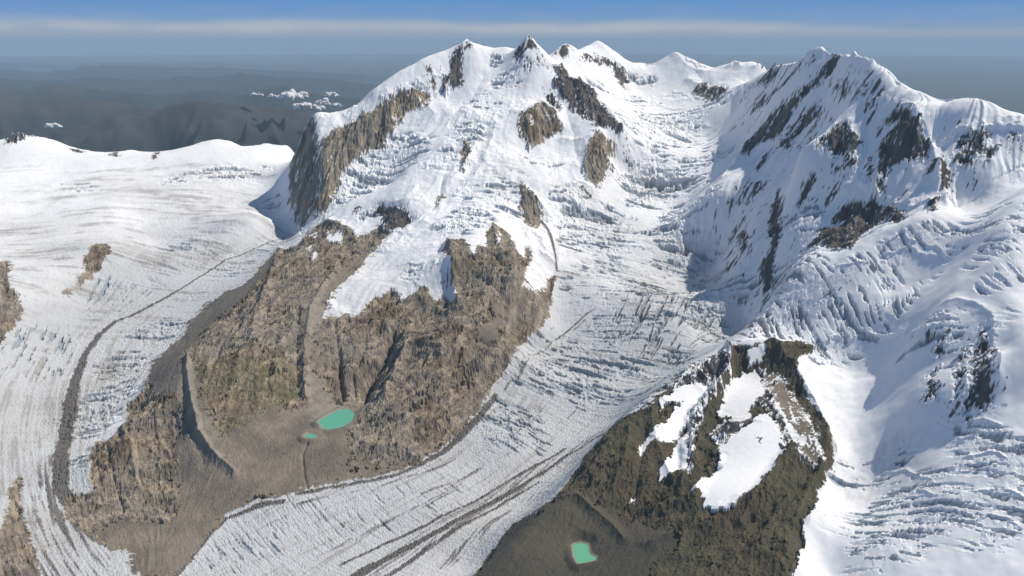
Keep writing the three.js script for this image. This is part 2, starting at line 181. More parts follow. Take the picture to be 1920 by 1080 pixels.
const REGIONS = [
  { of: 'LG', edge: [[-6293, 9232], [-5188, 9440], [-2358, 9254], [-1941, 7515], [-1734, 6953], [-1846, 6764], [-2250, 5182], [-2237, 4179], [-2012, 3642], [-1578, 3196], [-1470, 2958], [-2285, 2878]] },
  { of: 'MG', edge: [[362, 6380], [596, 6833], [1047, 7374], [993, 7562], [1290, 8885], [1317, 9328], [1763, 9172], [2202, 7700], [1863, 7622], [1519, 6571], [1499, 6260], [1487, 5278], [1386, 4542], [1200, 4265], [86, 3060], [-160, 2802], [-1397, 2961], [-1488, 3520], [-933, 3795], [134, 5168], [316, 5829]] },
  { of: 'M2', edge: [[2298, 7991], [2382, 6901], [2449, 5495], [2858, 4896], [3201, 4767], [3100, 4551], [2778, 4689], [2393, 4609], [2153, 4634], [1743, 4731], [1420, 4563], [1374, 4599], [1479, 5391], [1481, 6280], [1564, 6813], [1907, 7625]] },
  { of: 'RG', edge: [[1407, 4619], [1730, 4693], [2126, 4571], [2389, 4600], [2582, 4556], [3100, 4551], [2510, 4192], [2006, 3793], [1883, 3757], [1881, 3634], [1719, 3382], [1801, 3220], [1949, 3166], [2231, 3032], [1891, 2405], [998, 2684], [1138, 2958], [1420, 3430], [1403, 4017], [1200, 4265]] },
  { of: 'H', edge: [[1885, 3764], [2010, 3801], [2516, 4203], [3095, 4539], [2222, 3015], [1950, 3170], [1814, 3206], [1717, 3375], [1867, 3623]] },
];
const OUTCROPS = [
  { of: 'RC', type: 'brown', name: 'rock', snow: 0, edge: [[-1902, 6845], [-1975, 6653], [-1942, 6144], [-2102, 6108], [-2198, 5892], [-2227, 5643], [-2196, 5460], [-2250, 5339], [-2263, 5215], [-2283, 5136], [-2134, 4668], [-2150, 4587], [-2219, 4580], [-2119, 4358], [-2125, 4270], [-2122, 4147], [-2208, 4187], [-2190, 4096], [-2068, 3826], [-1993, 3671], [-2049, 3666], [-2105, 3682], [-2089, 3592], [-2018, 3476], [-1886, 3338], [-1766, 3251], [-1680, 3235], [-1609, 3205], [-1544, 3125], [-1500, 3006], [-1363, 3011], [-1362, 3120], [-1345, 3258], [-1333, 3367], [-1301, 3463], [-1282, 3512], [-1195, 3539], [-1071, 3566], [-955, 3640], [-869, 3683], [-655, 3732], [-548, 3780], [-442, 3856], [-353, 3964], [-265, 4095], [-188, 4240], [-140, 4382], [-107, 4481], [-12, 4636], [6, 4697], [59, 4999], [199, 5185], [233, 5273], [261, 5458], [280, 5594], [297, 5725], [264, 5726], [210, 5529], [163, 5393], [117, 5347], [61, 5319], [76, 5415], [112, 5661], [145, 5835], [117, 5961], [95, 5969], [92, 5786], [66, 5756], [34, 5920], [-27, 6085], [-89, 6157], [-136, 6194], [-158, 6121], [-193, 6000], [-174, 5734], [-231, 5804], [-250, 5615], [-279, 5633], [-291, 5809], [-345, 5925], [-392, 5967], [-450, 5921], [-463, 5792], [-485, 5742], [-448, 5583], [-401, 5525], [-396, 5401], [-356, 5305], [-350, 5207], [-370, 5162], [-402, 5269], [-435, 5358], [-500, 5347], [-525, 5367], [-549, 5410], [-635, 5399], [-686, 5351], [-716, 5338], [-733, 5400], [-784, 5443], [-834, 5396], [-897, 5371], [-932, 5323], [-962, 5231], [-987, 5193], [-1004, 5171], [-1049, 5238], [-1085, 5193], [-1125, 5194], [-1190, 5152], [-1202, 5264], [-1174, 5466], [-1115, 5634], [-1056, 5825], [-1031, 5983], [-980, 6138], [-953, 6280], [-899, 6360], [-933, 6441], [-1003, 6559], [-1058, 6677], [-1054, 6559], [-1102, 6515], [-1190, 6494], [-1251, 6640], [-1346, 6725], [-1429, 6803], [-1536, 6918], [-1618, 6969], [-1629, 6892], [-1705, 6791], [-1726, 6710], [-1887, 6840]] },
  { of: 'RC', type: 'green', name: 'weathered_slope', snow: 0, edge: [[-1819, 4638], [-1714, 4646], [-1543, 4815], [-1330, 4711], [-1204, 4553], [-1181, 4311], [-1247, 4257], [-1338, 4135], [-1413, 4033], [-1434, 3943], [-1517, 4022], [-1618, 4207], [-1735, 4446]] },
  { of: 'RC', type: 'scree', name: 'scree_terrace', snow: 0, edge: [[-2011, 4990], [-2002, 5028], [-1896, 4824], [-1819, 4638], [-1725, 4441], [-1611, 4206], [-1512, 4022], [-1431, 3931], [-1376, 4056], [-1336, 4127], [-1298, 4215], [-1245, 4248], [-1166, 4248], [-1120, 4280], [-1182, 4645], [-1210, 4719], [-1199, 4782], [-1116, 4614], [-1061, 4512], [-958, 4388], [-855, 4277], [-764, 4210], [-804, 4107], [-842, 4028], [-791, 3894], [-799, 3811], [-900, 3704], [-957, 3636], [-1050, 3588], [-1210, 3549], [-1306, 3480], [-1365, 3044], [-1509, 3039], [-1618, 3212], [-1766, 3251], [-1850, 3325], [-1854, 3385], [-1693, 3423], [-1521, 3408], [-1518, 3502], [-1628, 3754], [-1663, 3876], [-1703, 3965], [-1756, 4207], [-1876, 4508], [-1928, 4696]] },
  { of: 'RC', type: 'scree', name: 'moraine_ridge', snow: 0, edge: [[-1269, 4850], [-1297, 5081], [-1317, 5345], [-1285, 5563], [-1191, 5829], [-1089, 6131], [-996, 6166], [-1029, 5991], [-1102, 5750], [-1164, 5486], [-1201, 5276], [-1198, 5123], [-1169, 4881], [-1157, 4727], [-1187, 4611], [-1235, 4752]] },
  { of: 'RC', type: 'scree', name: 'scree_gully', snow: 0, edge: [[-235, 4748], [-184, 4884], [-109, 5106], [-50, 5172], [-49, 5039], [-78, 4754], [-107, 4675], [-210, 4553], [-317, 4422], [-519, 4196], [-681, 4079], [-712, 4125], [-529, 4243], [-318, 4455], [-211, 4575], [-138, 4676], [-199, 4672]] },
  { of: 'RC', type: 'scree', name: 'lateral_moraine', snow: 0, edge: [[-944, 3680], [-918, 3743], [-798, 3791], [-519, 3841], [-449, 3875], [-547, 3773], [-867, 3676]] },
  { of: 'RC', type: 'talus', name: 'shade_toned_scree', snow: 0, edge: [[-1938, 6777], [-1975, 6653], [-1942, 6144], [-2102, 6108], [-2198, 5892], [-2227, 5643], [-2196, 5460], [-2250, 5339], [-2263, 5215], [-2283, 5136], [-2134, 4694], [-1948, 4427], [-1846, 4424], [-2014, 4943], [-2035, 5383], [-1902, 5546], [-1816, 5764], [-1776, 6035], [-1832, 6507]] },  // scree lying in shade, the shade painted in as a darker tone
  { of: 'RC', type: 'snow', name: 'snow_patch', snow: 0, edge: [[-1456, 6670], [-1434, 6690], [-1390, 6615], [-1356, 6634], [-1323, 6564], [-1317, 6423], [-1354, 6487], [-1397, 6537], [-1441, 6569]] },
  { of: 'RC', type: 'snow', name: 'snow_patch', snow: 0, edge: [[-1618, 6781], [-1547, 6757], [-1567, 6704]] },
  { of: 'RC', type: 'snow', name: 'snow_patch', snow: 0, edge: [[-1607, 6550], [-1551, 6529], [-1537, 6408]] },
  { of: 'RC', type: 'snow', name: 'snow_patch', snow: 0, edge: [[-1497, 6321], [-1445, 6254], [-1428, 6067], [-1447, 6033]] },
  { of: 'RC', type: 'snow', name: 'snow_patch', snow: 0, edge: [[-95, 6052], [-80, 6024], [-96, 5802], [-110, 5792]] },
  { of: 'M1', type: 'brown', name: 'rock_face', snow: 0.06, edge: [[-1863, 8055], [-1817, 8062], [-1783, 7949], [-1755, 7836], [-1713, 7755], [-1680, 7798], [-1619, 7842], [-1511, 7926], [-1416, 7948], [-1372, 8022], [-1301, 8004], [-1259, 7975], [-1212, 8035], [-1176, 8068], [-1097, 8115], [-1004, 8162], [-948, 8143], [-897, 8177], [-821, 8207], [-761, 8191], [-748, 8139], [-778, 8020], [-844, 8000], [-938, 8021], [-961, 7947], [-1039, 7904], [-1033, 7840], [-1103, 7768], [-1159, 7677], [-1223, 7657], [-1301, 7637], [-1369, 7591], [-1412, 7529], [-1445, 7466], [-1467, 7398], [-1505, 7224], [-1536, 7133], [-1597, 7093], [-1743, 7207], [-1780, 7112], [-1862, 7332], [-1902, 7442], [-2013, 7653], [-2033, 7819], [-2036, 7917], [-2318, 9193], [-2012, 8043], [-1926, 8065]] },
  { of: 'M1', type: 'brown', name: 'rock_face', snow: 0.34, edge: [[-1863, 8055], [-1817, 8062], [-1779, 7925], [-1736, 7780], [-1678, 7606], [-1632, 7388], [-1657, 7250], [-1775, 7282], [-1780, 7112], [-1902, 7442], [-2013, 7653], [-2033, 7819], [-2318, 9193], [-2012, 8043], [-1926, 8065]] },
  { of: 'M1', type: 'dark', name: 'rock_face', snow: 0.3, edge: [[-451, 8629], [-405, 8636], [-393, 8593], [-433, 8548], [-447, 8510], [-486, 8457], [-458, 8397], [-455, 8329], [-423, 8274], [-477, 8256], [-533, 8272], [-586, 8237], [-696, 8170], [-700, 8229], [-674, 8307], [-623, 8368], [-586, 8434], [-588, 8490], [-560, 8543], [-506, 8596]] },
  { of: 'M1', type: 'dark', name: 'rock_face', snow: 0.2, edge: [[132, 8560], [183, 8553], [233, 8520], [257, 8451], [311, 8415], [381, 8372], [340, 8363], [286, 8405], [231, 8432], [186, 8436], [160, 8414], [115, 8369], [80, 8363], [95, 8429], [51, 8530], [91, 8551]] },
  { of: 'M1', type: 'dark', name: 'rock_face', snow: 0.3, edge: [[134, 8330], [189, 8319], [183, 8265], [149, 8260]] },
  { of: 'M1', type: 'dark', name: 'rock_face', snow: 0.25, edge: [[346, 8531], [422, 8966], [483, 9031], [528, 9065], [589, 9083], [630, 9042], [572, 8966], [598, 8941], [537, 8915], [508, 8872], [446, 8913], [405, 8937]] },
  { of: 'M1', type: 'dark', name: 'rock_face', snow: 0.35, edge: [[652, 9042], [809, 9303], [903, 9354], [984, 9374], [1048, 9385], [1114, 9419], [1165, 9405], [1207, 9362], [1221, 9281], [1177, 9132], [1119, 9111], [1092, 9182], [1060, 9254], [1058, 9304], [995, 9294], [893, 9213], [830, 9205], [724, 9042], [655, 8901], [646, 8935], [715, 9075]] },
  { of: 'M1', type: 'dark', name: 'rock_face', snow: 0.12, edge: [[364, 8335], [439, 8435], [523, 8649], [545, 8325], [616, 8685], [681, 8785], [741, 8794], [745, 8185], [777, 8093], [794, 7953], [844, 7908], [869, 7775], [924, 7658], [967, 7579], [924, 7519], [875, 7537], [813, 7577], [738, 7620], [683, 7691], [621, 7740], [575, 7832], [531, 7815], [512, 7903], [464, 7999], [410, 8100], [388, 8151], [389, 8190], [421, 8260]] },
  { of: 'M1', type: 'brown', name: 'rock_face', snow: 0.1, edge: [[84, 7729], [160, 7749], [204, 7815], [276, 7992], [338, 7846], [387, 7784], [408, 7714], [449, 7681], [433, 7619], [337, 7544], [285, 7520], [247, 7449], [169, 7426], [154, 7361], [118, 7418], [69, 7475], [83, 7536], [42, 7614]] },
  { of: 'M1', type: 'brown', name: 'rock_face', snow: 0.1, edge: [[662, 7412], [730, 7521], [805, 7468], [896, 7452], [836, 7392], [804, 7162], [759, 7102], [768, 7042], [736, 6978], [675, 6913], [625, 6951], [584, 7049], [610, 7234], [630, 7335]] },
  { of: 'M1', type: 'dark', name: 'rock_face', snow: 0.1, edge: [[518, 6892], [589, 6860], [663, 6808], [626, 6775], [561, 6824]] },
  { of: 'M1', type: 'dark', name: 'rock_face', snow: 0.2, edge: [[937, 7442], [985, 7455], [1036, 7406], [993, 7381]] },
  { of: 'M1', type: 'brown', name: 'rock_face', snow: 0.05, edge: [[-429, 7447], [-382, 7420], [-342, 7344], [-352, 7249], [-374, 7127], [-383, 7041], [-422, 7035], [-416, 7178], [-433, 7258], [-415, 7351]] },
  { of: 'M1', type: 'brown', name: 'rock_face', snow: 0.05, edge: [[4, 6809], [51, 6812], [130, 6730], [195, 6650], [242, 6544], [227, 6439], [174, 6266], [111, 6316], [73, 6425], [49, 6540], [75, 6654], [54, 6724]] },
  { of: 'M1', type: 'dark', name: 'rock_face', snow: 0.05, edge: [[-1110, 6853], [-1025, 6835], [-905, 6735], [-775, 6547], [-752, 6439], [-808, 6348], [-889, 6379], [-1003, 6559], [-1035, 6698], [-1014, 6736], [-1104, 6802]] },
  { of: 'M1', type: 'dark', name: 'rock_face', snow: 0.1, edge: [[-1289, 6858], [-1257, 6935], [-1211, 6887], [-1256, 6838]] },
  { of: 'M1', type: 'brown', name: 'rock_face', snow: 0.1, edge: [[-620, 6509], [-600, 6624], [-573, 6759], [-533, 6731], [-553, 6659], [-595, 6552]] },
  { of: 'M2', type: 'dark', name: 'rock_face', snow: 0.3, edge: [[2397, 6616], [2409, 6541], [2364, 6551], [2320, 6550], [2269, 6576], [2219, 6601], [2170, 6645], [2120, 6627], [2077, 6596], [2017, 6555], [1988, 6666], [1956, 6793], [1896, 6816], [1825, 6735], [1806, 6937], [1863, 7012], [1926, 6994], [1988, 6979], [2038, 6984], [2095, 6917], [2147, 6835], [2196, 6751], [2247, 6677], [2303, 6664], [2357, 6651]] },
  { of: 'M2', type: 'dark', name: 'rock_face', snow: 0.3, edge: [[2295, 6904], [2265, 6929], [2214, 7004], [2176, 6998], [2141, 7145], [2103, 7285], [2072, 7384], [2014, 7485], [2059, 7504], [2118, 7412], [2162, 7280], [2202, 7150], [2245, 7039], [2281, 6984]] },
  { of: 'M2', type: 'dark', name: 'rock_face', snow: 0.35, edge: [[2303, 7895], [2263, 7511], [2202, 7479], [2158, 7578], [2186, 8065], [2233, 7958], [2291, 8013]] },
  { of: 'M2', type: 'dark', name: 'rock_face', snow: 0.35, edge: [[2241, 6459], [2241, 6306], [2208, 6270], [2170, 6286], [2124, 6364], [2072, 6354], [2042, 6316], [1984, 6371], [1967, 6444], [2014, 6489], [2075, 6444], [2125, 6461], [2181, 6500]] },
  { of: 'M2', type: 'dark', name: 'rock_face', snow: 0.35, edge: [[2111, 5656], [2153, 5588], [2153, 5510], [2187, 5415], [2185, 5380], [2144, 5403], [2110, 5360], [2072, 5364], [2034, 5448], [2011, 5478], [1950, 5545], [1988, 5602], [2056, 5613]] },
  { of: 'M2', type: 'dark', name: 'rock_face', snow: 0.3, edge: [[2322, 6427], [2314, 6181], [2319, 5998], [2305, 5913], [2294, 6039], [2274, 6101], [2274, 6207], [2301, 6391]] },
  { of: 'M2', type: 'dark', name: 'rock_face', snow: 0.2, edge: [[2345, 5393], [2381, 5308], [2378, 5199], [2411, 5139], [2408, 5093], [2440, 5060], [2417, 4977], [2357, 4968], [2312, 4978], [2275, 5001], [2235, 5053], [2204, 5043], [2178, 5017], [2154, 5033], [2145, 5068], [2179, 5141], [2192, 5217], [2224, 5254], [2245, 5293], [2286, 5250], [2309, 5287], [2291, 5435], [2320, 5375]] },
  { of: 'M2', type: 'dark', name: 'rock_face', snow: 0.3, edge: [[2144, 5044], [2162, 5021], [2160, 4971], [2161, 4934], [2117, 4962], [2116, 5014]] },
  { of: 'M2', type: 'dark', name: 'rock_face', snow: 0.2, edge: [[1903, 5053], [1973, 5135], [2036, 5036], [2097, 5003], [2146, 4928], [2183, 4721], [2119, 4586], [2081, 4619], [2091, 4793], [2062, 4812], [1971, 4741], [1933, 4684], [1866, 4622], [1786, 4723], [1767, 4883], [1722, 5000], [1765, 4988], [1833, 5038], [1884, 5021], [1947, 4976]] },
  { of: 'M2', type: 'dark', name: 'rock_face', snow: 0.25, edge: [[2255, 4660], [2289, 4652], [2331, 4645], [2287, 4580], [2226, 4540]] },
  { of: 'M2', type: 'dark', name: 'rock_face', snow: 0.45, edge: [[2398, 4927], [2440, 4913], [2435, 4827], [2453, 4774], [2427, 4720], [2380, 4672], [2347, 4663], [2374, 4763], [2362, 4829], [2322, 4870], [2356, 4909]] },
  { of: 'M2', type: 'dark', name: 'rock_face', snow: 0.45, edge: [[2542, 4945], [2593, 4935], [2698, 4915], [2694, 4881], [2647, 4855], [2675, 4829], [2785, 4850], [2818, 4814], [2750, 4806], [2685, 4784], [2625, 4729], [2590, 4731], [2593, 4787], [2526, 4754], [2471, 4804], [2456, 4862], [2506, 4899]] },
  { of: 'M2', type: 'dark', name: 'rock_face', snow: 0.2, edge: [[1853, 5848], [1804, 5743], [1773, 5560], [1728, 5451], [1711, 5323], [1655, 5254], [1621, 5185], [1590, 5060], [1552, 5008], [1462, 4790], [1391, 4629], [1511, 4990], [1530, 5110], [1562, 5250], [1608, 5328], [1645, 5358], [1634, 5443], [1729, 5705], [1763, 5789], [1830, 5885]] },
  { of: 'M2', type: 'dark', name: 'rock_face', snow: 0.25, edge: [[1589, 6099], [1604, 6020], [1616, 5806], [1564, 5447], [1533, 5392], [1563, 5708]] },
  { of: 'M2', type: 'dark', name: 'rock_face', snow: 0.35, edge: [[1938, 6536], [1889, 6426], [1828, 6388], [1778, 6383], [1805, 6453], [1885, 6517]] },
  { of: 'M2', type: 'dark', name: 'rock_face', snow: 0.2, edge: [[2405, 6759], [2402, 6632], [2388, 6634], [2374, 6673]] },
  { of: 'H', type: 'dark', name: 'rock_face', snow: 0.4, edge: [[1876, 3623], [1903, 3643], [1950, 3662], [1983, 3669], [1947, 3625], [1893, 3564], [1865, 3568]] },
  { of: 'H', type: 'dark', name: 'rock_face', snow: 0.5, edge: [[1796, 3495], [1850, 3555], [1867, 3547], [1825, 3473], [1804, 3358], [1774, 3322], [1749, 3335], [1731, 3389]] },
  { of: 'H', type: 'dark', name: 'rock_face', snow: 0.5, edge: [[1931, 3424], [1994, 3495], [2061, 3560], [2035, 3456], [1966, 3270], [1973, 3238], [1938, 3192], [1870, 3200], [1826, 3227], [1847, 3264], [1881, 3312]] },
  { of: 'LG', type: 'brown', name: 'rock_island', snow: 0, edge: [[-3329, 6649], [-3304, 6743], [-3253, 6770], [-3142, 6609], [-3152, 6444], [-3128, 6352], [-3151, 6228], [-3170, 6128], [-3185, 6055], [-3221, 6198], [-3227, 6292], [-3286, 6404], [-3294, 6543]] },
  { of: 'LG', type: 'brown', name: 'rock_island', snow: 0, edge: [[-3238, 5988], [-3218, 6049], [-3178, 5989], [-3201, 5926]] },
  { of: 'LG', type: 'brown', name: 'rock_slope', snow: 0, edge: [[-3994, 6160], [-3744, 6124], [-3714, 6179], [-3643, 6092], [-3563, 5900], [-3495, 5789], [-3420, 5715], [-3367, 5669], [-3307, 5561], [-3267, 5454], [-3235, 5313], [-3228, 5206], [-3183, 5073], [-3170, 4869], [-3190, 4746]] },
  { of: 'LG', type: 'brown', name: 'rock_slope', snow: 0, edge: [[-2404, 3805], [-2367, 3750], [-2267, 3556], [-2153, 3383], [-2041, 3222], [-1966, 3125], [-1881, 2991], [-2138, 2940], [-2316, 3251], [-2192, 3266], [-2267, 3443], [-2382, 3668], [-2401, 3756]] },
  { of: 'LG', type: 'dark', name: 'rock_outcrop', snow: 0.05, edge: [[-5310, 9084], [-5331, 9305], [-5365, 9435], [-5261, 9430], [-5188, 9419], [-5148, 9217], [-5172, 9130], [-5229, 9067]] },
  { of: 'LG', type: 'dark', name: 'rock_outcrop', snow: 0.05, edge: [[-5117, 9233], [-5131, 9393], [-5042, 9390], [-4985, 9417], [-5034, 9342]] },
  { of: 'LG', type: 'dark', name: 'rock_outcrop', snow: 0.15, edge: [[-4726, 9235], [-4623, 9237], [-4503, 9173], [-4491, 9017], [-4591, 9067]] },
  { of: 'LG', type: 'dark', name: 'rock_outcrop', snow: 0.1, edge: [[-4255, 9168], [-4181, 9155], [-4055, 8980], [-4142, 8962]] },
  { of: 'LG', type: 'dark', name: 'rock_outcrop', snow: 0.1, edge: [[-3770, 9099], [-3718, 9155], [-3595, 8832], [-3676, 8842]] },
  { of: 'RS', type: 'green', name: 'rock', snow: 0, edge: [[1167, 4193], [1116, 4222], [1010, 4162], [901, 4079], [788, 3943], [695, 3845], [628, 3753], [582, 3728], [501, 3746], [483, 3941], [401, 3588], [372, 3832], [301, 3492], [259, 3467], [210, 3310], [168, 3244], [102, 3206], [45, 3266], [9, 3299], [-25, 3265], [-52, 3208], [-116, 3158], [-152, 2841], [1012, 2715], [1037, 2764], [1121, 2911], [1142, 2988], [1217, 3099], [1320, 3277], [1375, 3353], [1404, 3426], [1418, 3539], [1406, 3668], [1394, 3781], [1401, 3928], [1423, 4051], [1469, 4079], [1535, 4126], [1536, 4167], [1475, 4200], [1317, 4171], [1282, 4149], [1211, 4154]] },
  { of: 'RS', type: 'talus', name: 'dark_talus', snow: 0, edge: [[0, 3288], [111, 3190], [225, 3264], [335, 3230], [436, 3139], [491, 3061], [573, 3037], [670, 2993], [593, 2897], [435, 2773], [-121, 2824], [-99, 3119], [-45, 3202]] },
  { of: 'RS', type: 'dark', name: 'dark_rock_face', snow: 0.5, edge: [[882, 4051], [1009, 4148], [1114, 4202], [1101, 4094], [1073, 3998], [1012, 3899], [955, 3807], [863, 3658], [814, 3533], [783, 3375], [734, 3236], [757, 3419], [785, 3573], [819, 3689], [936, 3841], [962, 3937], [872, 3921], [792, 3908]] },
  { of: 'RS', type: 'scree', name: 'shade_toned_scree', snow: 0.45, edge: [[1241, 4041], [1296, 4002], [1339, 3792], [1347, 3578], [1335, 3385], [1291, 3312], [1241, 3379], [1215, 3537], [1206, 3764]] },
  { of: 'RS', type: 'snow', name: 'snowfield', snow: 0.1, edge: [[703, 3817], [804, 3902], [872, 3921], [960, 3943], [954, 3880], [921, 3819], [839, 3734], [792, 3652], [761, 3585], [720, 3531], [678, 3524], [617, 3514], [565, 3444], [549, 3472], [624, 3571], [674, 3626], [750, 3714], [809, 3811], [741, 3787], [693, 3749]] },
  { of: 'RS', type: 'snow', name: 'snowfield', snow: 0, edge: [[758, 3569], [782, 3557], [757, 3391], [732, 3284], [714, 3325], [663, 3298], [610, 3275], [641, 3347], [692, 3422]] },
  { of: 'RS', type: 'snow', name: 'snowfield', snow: 0, edge: [[1089, 3985], [1166, 4038], [1211, 4036], [1232, 3981], [1213, 3873], [1174, 3783], [1125, 3718], [1089, 3645], [1037, 3636], [1005, 3696], [969, 3699], [996, 3801], [1028, 3879]] },
  { of: 'RS', type: 'snow', name: 'snowfield', snow: 0, edge: [[994, 3537], [1020, 3567], [1067, 3584], [1125, 3645], [1158, 3668], [1181, 3638], [1196, 3543], [1193, 3425], [1161, 3426], [1166, 3376], [1134, 3314], [1065, 3237], [1008, 3164], [921, 3105], [853, 3047], [812, 3061], [780, 3105], [777, 3167], [715, 3169], [776, 3206], [834, 3259], [882, 3345], [916, 3458]] },
  { of: 'RS', type: 'snow', name: 'snowfield', snow: 0, edge: [[1232, 3788], [1248, 3728], [1245, 3575], [1256, 3506], [1284, 3434], [1266, 3402], [1243, 3463], [1221, 3524], [1227, 3690]] },
  { of: 'RS', type: 'snow', name: 'snowfield', snow: 0, edge: [[1198, 4133], [1278, 4143], [1286, 4094], [1241, 4066], [1185, 4064]] },
  { of: 'RS', type: 'snow', name: 'snow_patch', snow: 0, edge: [[496, 3202], [513, 3214], [506, 3181], [486, 3175]] },
  { of: 'RS', type: 'dark', name: 'rock_knob', snow: 0, edge: [[1001, 3605], [1052, 3638], [1086, 3631], [1062, 3586], [1015, 3565]] },
  { of: 'RS', type: 'dark', name: 'rock_knob', snow: 0, edge: [[1166, 3802], [1200, 3817], [1189, 3758], [1163, 3752]] },
  { of: 'RS', type: 'dark', name: 'rock_knob', snow: 0, edge: [[1081, 3494], [1102, 3482], [1081, 3436], [1068, 3459]] },
  { of: 'M1', type: 'dark', name: 'rock_face', snow: 0.15, edge: [[2424, 8847], [2456, 8825], [2496, 8809], [2465, 8795]] },
  { of: 'M1', type: 'dark', name: 'rock_face', snow: 0.2, edge: [[1448, 9611], [1502, 9589], [1534, 9581], [1476, 9566]] },
  { of: 'M1', type: 'dark', name: 'rock_face', snow: 0.5, edge: [[1828, 8929], [1929, 8909], [2029, 8757], [2054, 8412], [1968, 8352], [1847, 8484], [1800, 8712]] },
  { of: 'M1', type: 'dark', name: 'rock_face', snow: 0.35, edge: [[292, 8065], [367, 8106], [426, 8011], [477, 7875], [403, 7823], [329, 7984]] },
  { of: 'M2', type: 'dark', name: 'rock_face', snow: 0.5, edge: [[2134, 5248], [2178, 5239], [2150, 5115], [2113, 5064], [2096, 5123]] },
  { of: 'M2', type: 'dark', name: 'rock_face', snow: 0.5, edge: [[1844, 5499], [1898, 5478], [1951, 5444], [1915, 5410], [1852, 5396], [1805, 5387]] },
  { of: 'M2', type: 'dark', name: 'rock_face', snow: 0.55, edge: [[1997, 5385], [2078, 5354], [2122, 5285], [2067, 5220], [2006, 5253]] },
  { of: 'H', type: 'dark', name: 'rock_face', snow: 0.55, edge: [[1903, 3480], [1957, 3534], [1990, 3529], [1912, 3387], [1846, 3298], [1820, 3309]] },
  { of: 'RC', type: 'pale', name: 'moraine_crest', snow: 0, edge: [[-1994, 4945], [-2002, 5028], [-1819, 4638], [-1675, 4320], [-1553, 4066], [-1411, 3845], [-1308, 3717], [-1316, 3692], [-1430, 3779], [-1582, 3975], [-1728, 4291], [-1891, 4674]] },
  { of: 'RC', type: 'pale', name: 'scree_fan', snow: 0, edge: [[-1179, 4615], [-1182, 4729], [-1111, 4617], [-1058, 4513], [-958, 4388], [-875, 4286], [-913, 4259], [-957, 4223], [-996, 4163], [-1012, 4133], [-1069, 4190], [-1117, 4281], [-1146, 4442]] },
  { of: 'RC', type: 'pale', name: 'moraine_crest', snow: 0, edge: [[-1191, 5829], [-1165, 5854], [-1211, 5584], [-1237, 5392], [-1207, 5118], [-1181, 4878], [-1211, 4871], [-1269, 5089], [-1290, 5314], [-1263, 5562]] },
  { of: 'M1', type: 'dark', name: 'rock_face', snow: 0.5, edge: [[132, 8560], [91, 8551], [41, 8502], [-15, 8421], [20, 8351], [90, 8354], [120, 8419]] },
  { of: 'M1', type: 'dark', name: 'rock_face', snow: 0.55, edge: [[200, 8411], [265, 8375], [380, 8348], [298, 8284], [214, 8318]] },
  { of: 'RS', type: 'dark', name: 'crag', snow: 0.45, edge: [[941, 3680], [1018, 3678], [1055, 3575], [996, 3527], [918, 3470], [900, 3558]] },
  { of: 'RS', type: 'dark', name: 'crag', snow: 0.4, edge: [[1178, 3797], [1216, 3802], [1227, 3644], [1223, 3464], [1190, 3428], [1181, 3541], [1176, 3653]] },
];
const LAKES = [
  { level: 2690, edge: [[-1007, 4113], [-993, 4153], [-956, 4220], [-915, 4268], [-873, 4275], [-850, 4240], [-834, 4199], [-837, 4120], [-862, 4062], [-898, 4037], [-928, 4024], [-963, 4037], [-990, 4088]] },
  { level: 2683, edge: [[-1042, 3965], [-1032, 3989], [-1009, 3983], [-987, 3971], [-973, 3953], [-1000, 3941], [-1030, 3947]] },
  { level: 2662, edge: [[242, 3015], [251, 3030], [277, 3037], [302, 3026], [305, 2963], [326, 2938], [322, 2920], [288, 2906], [254, 2898], [243, 2938]] },
];
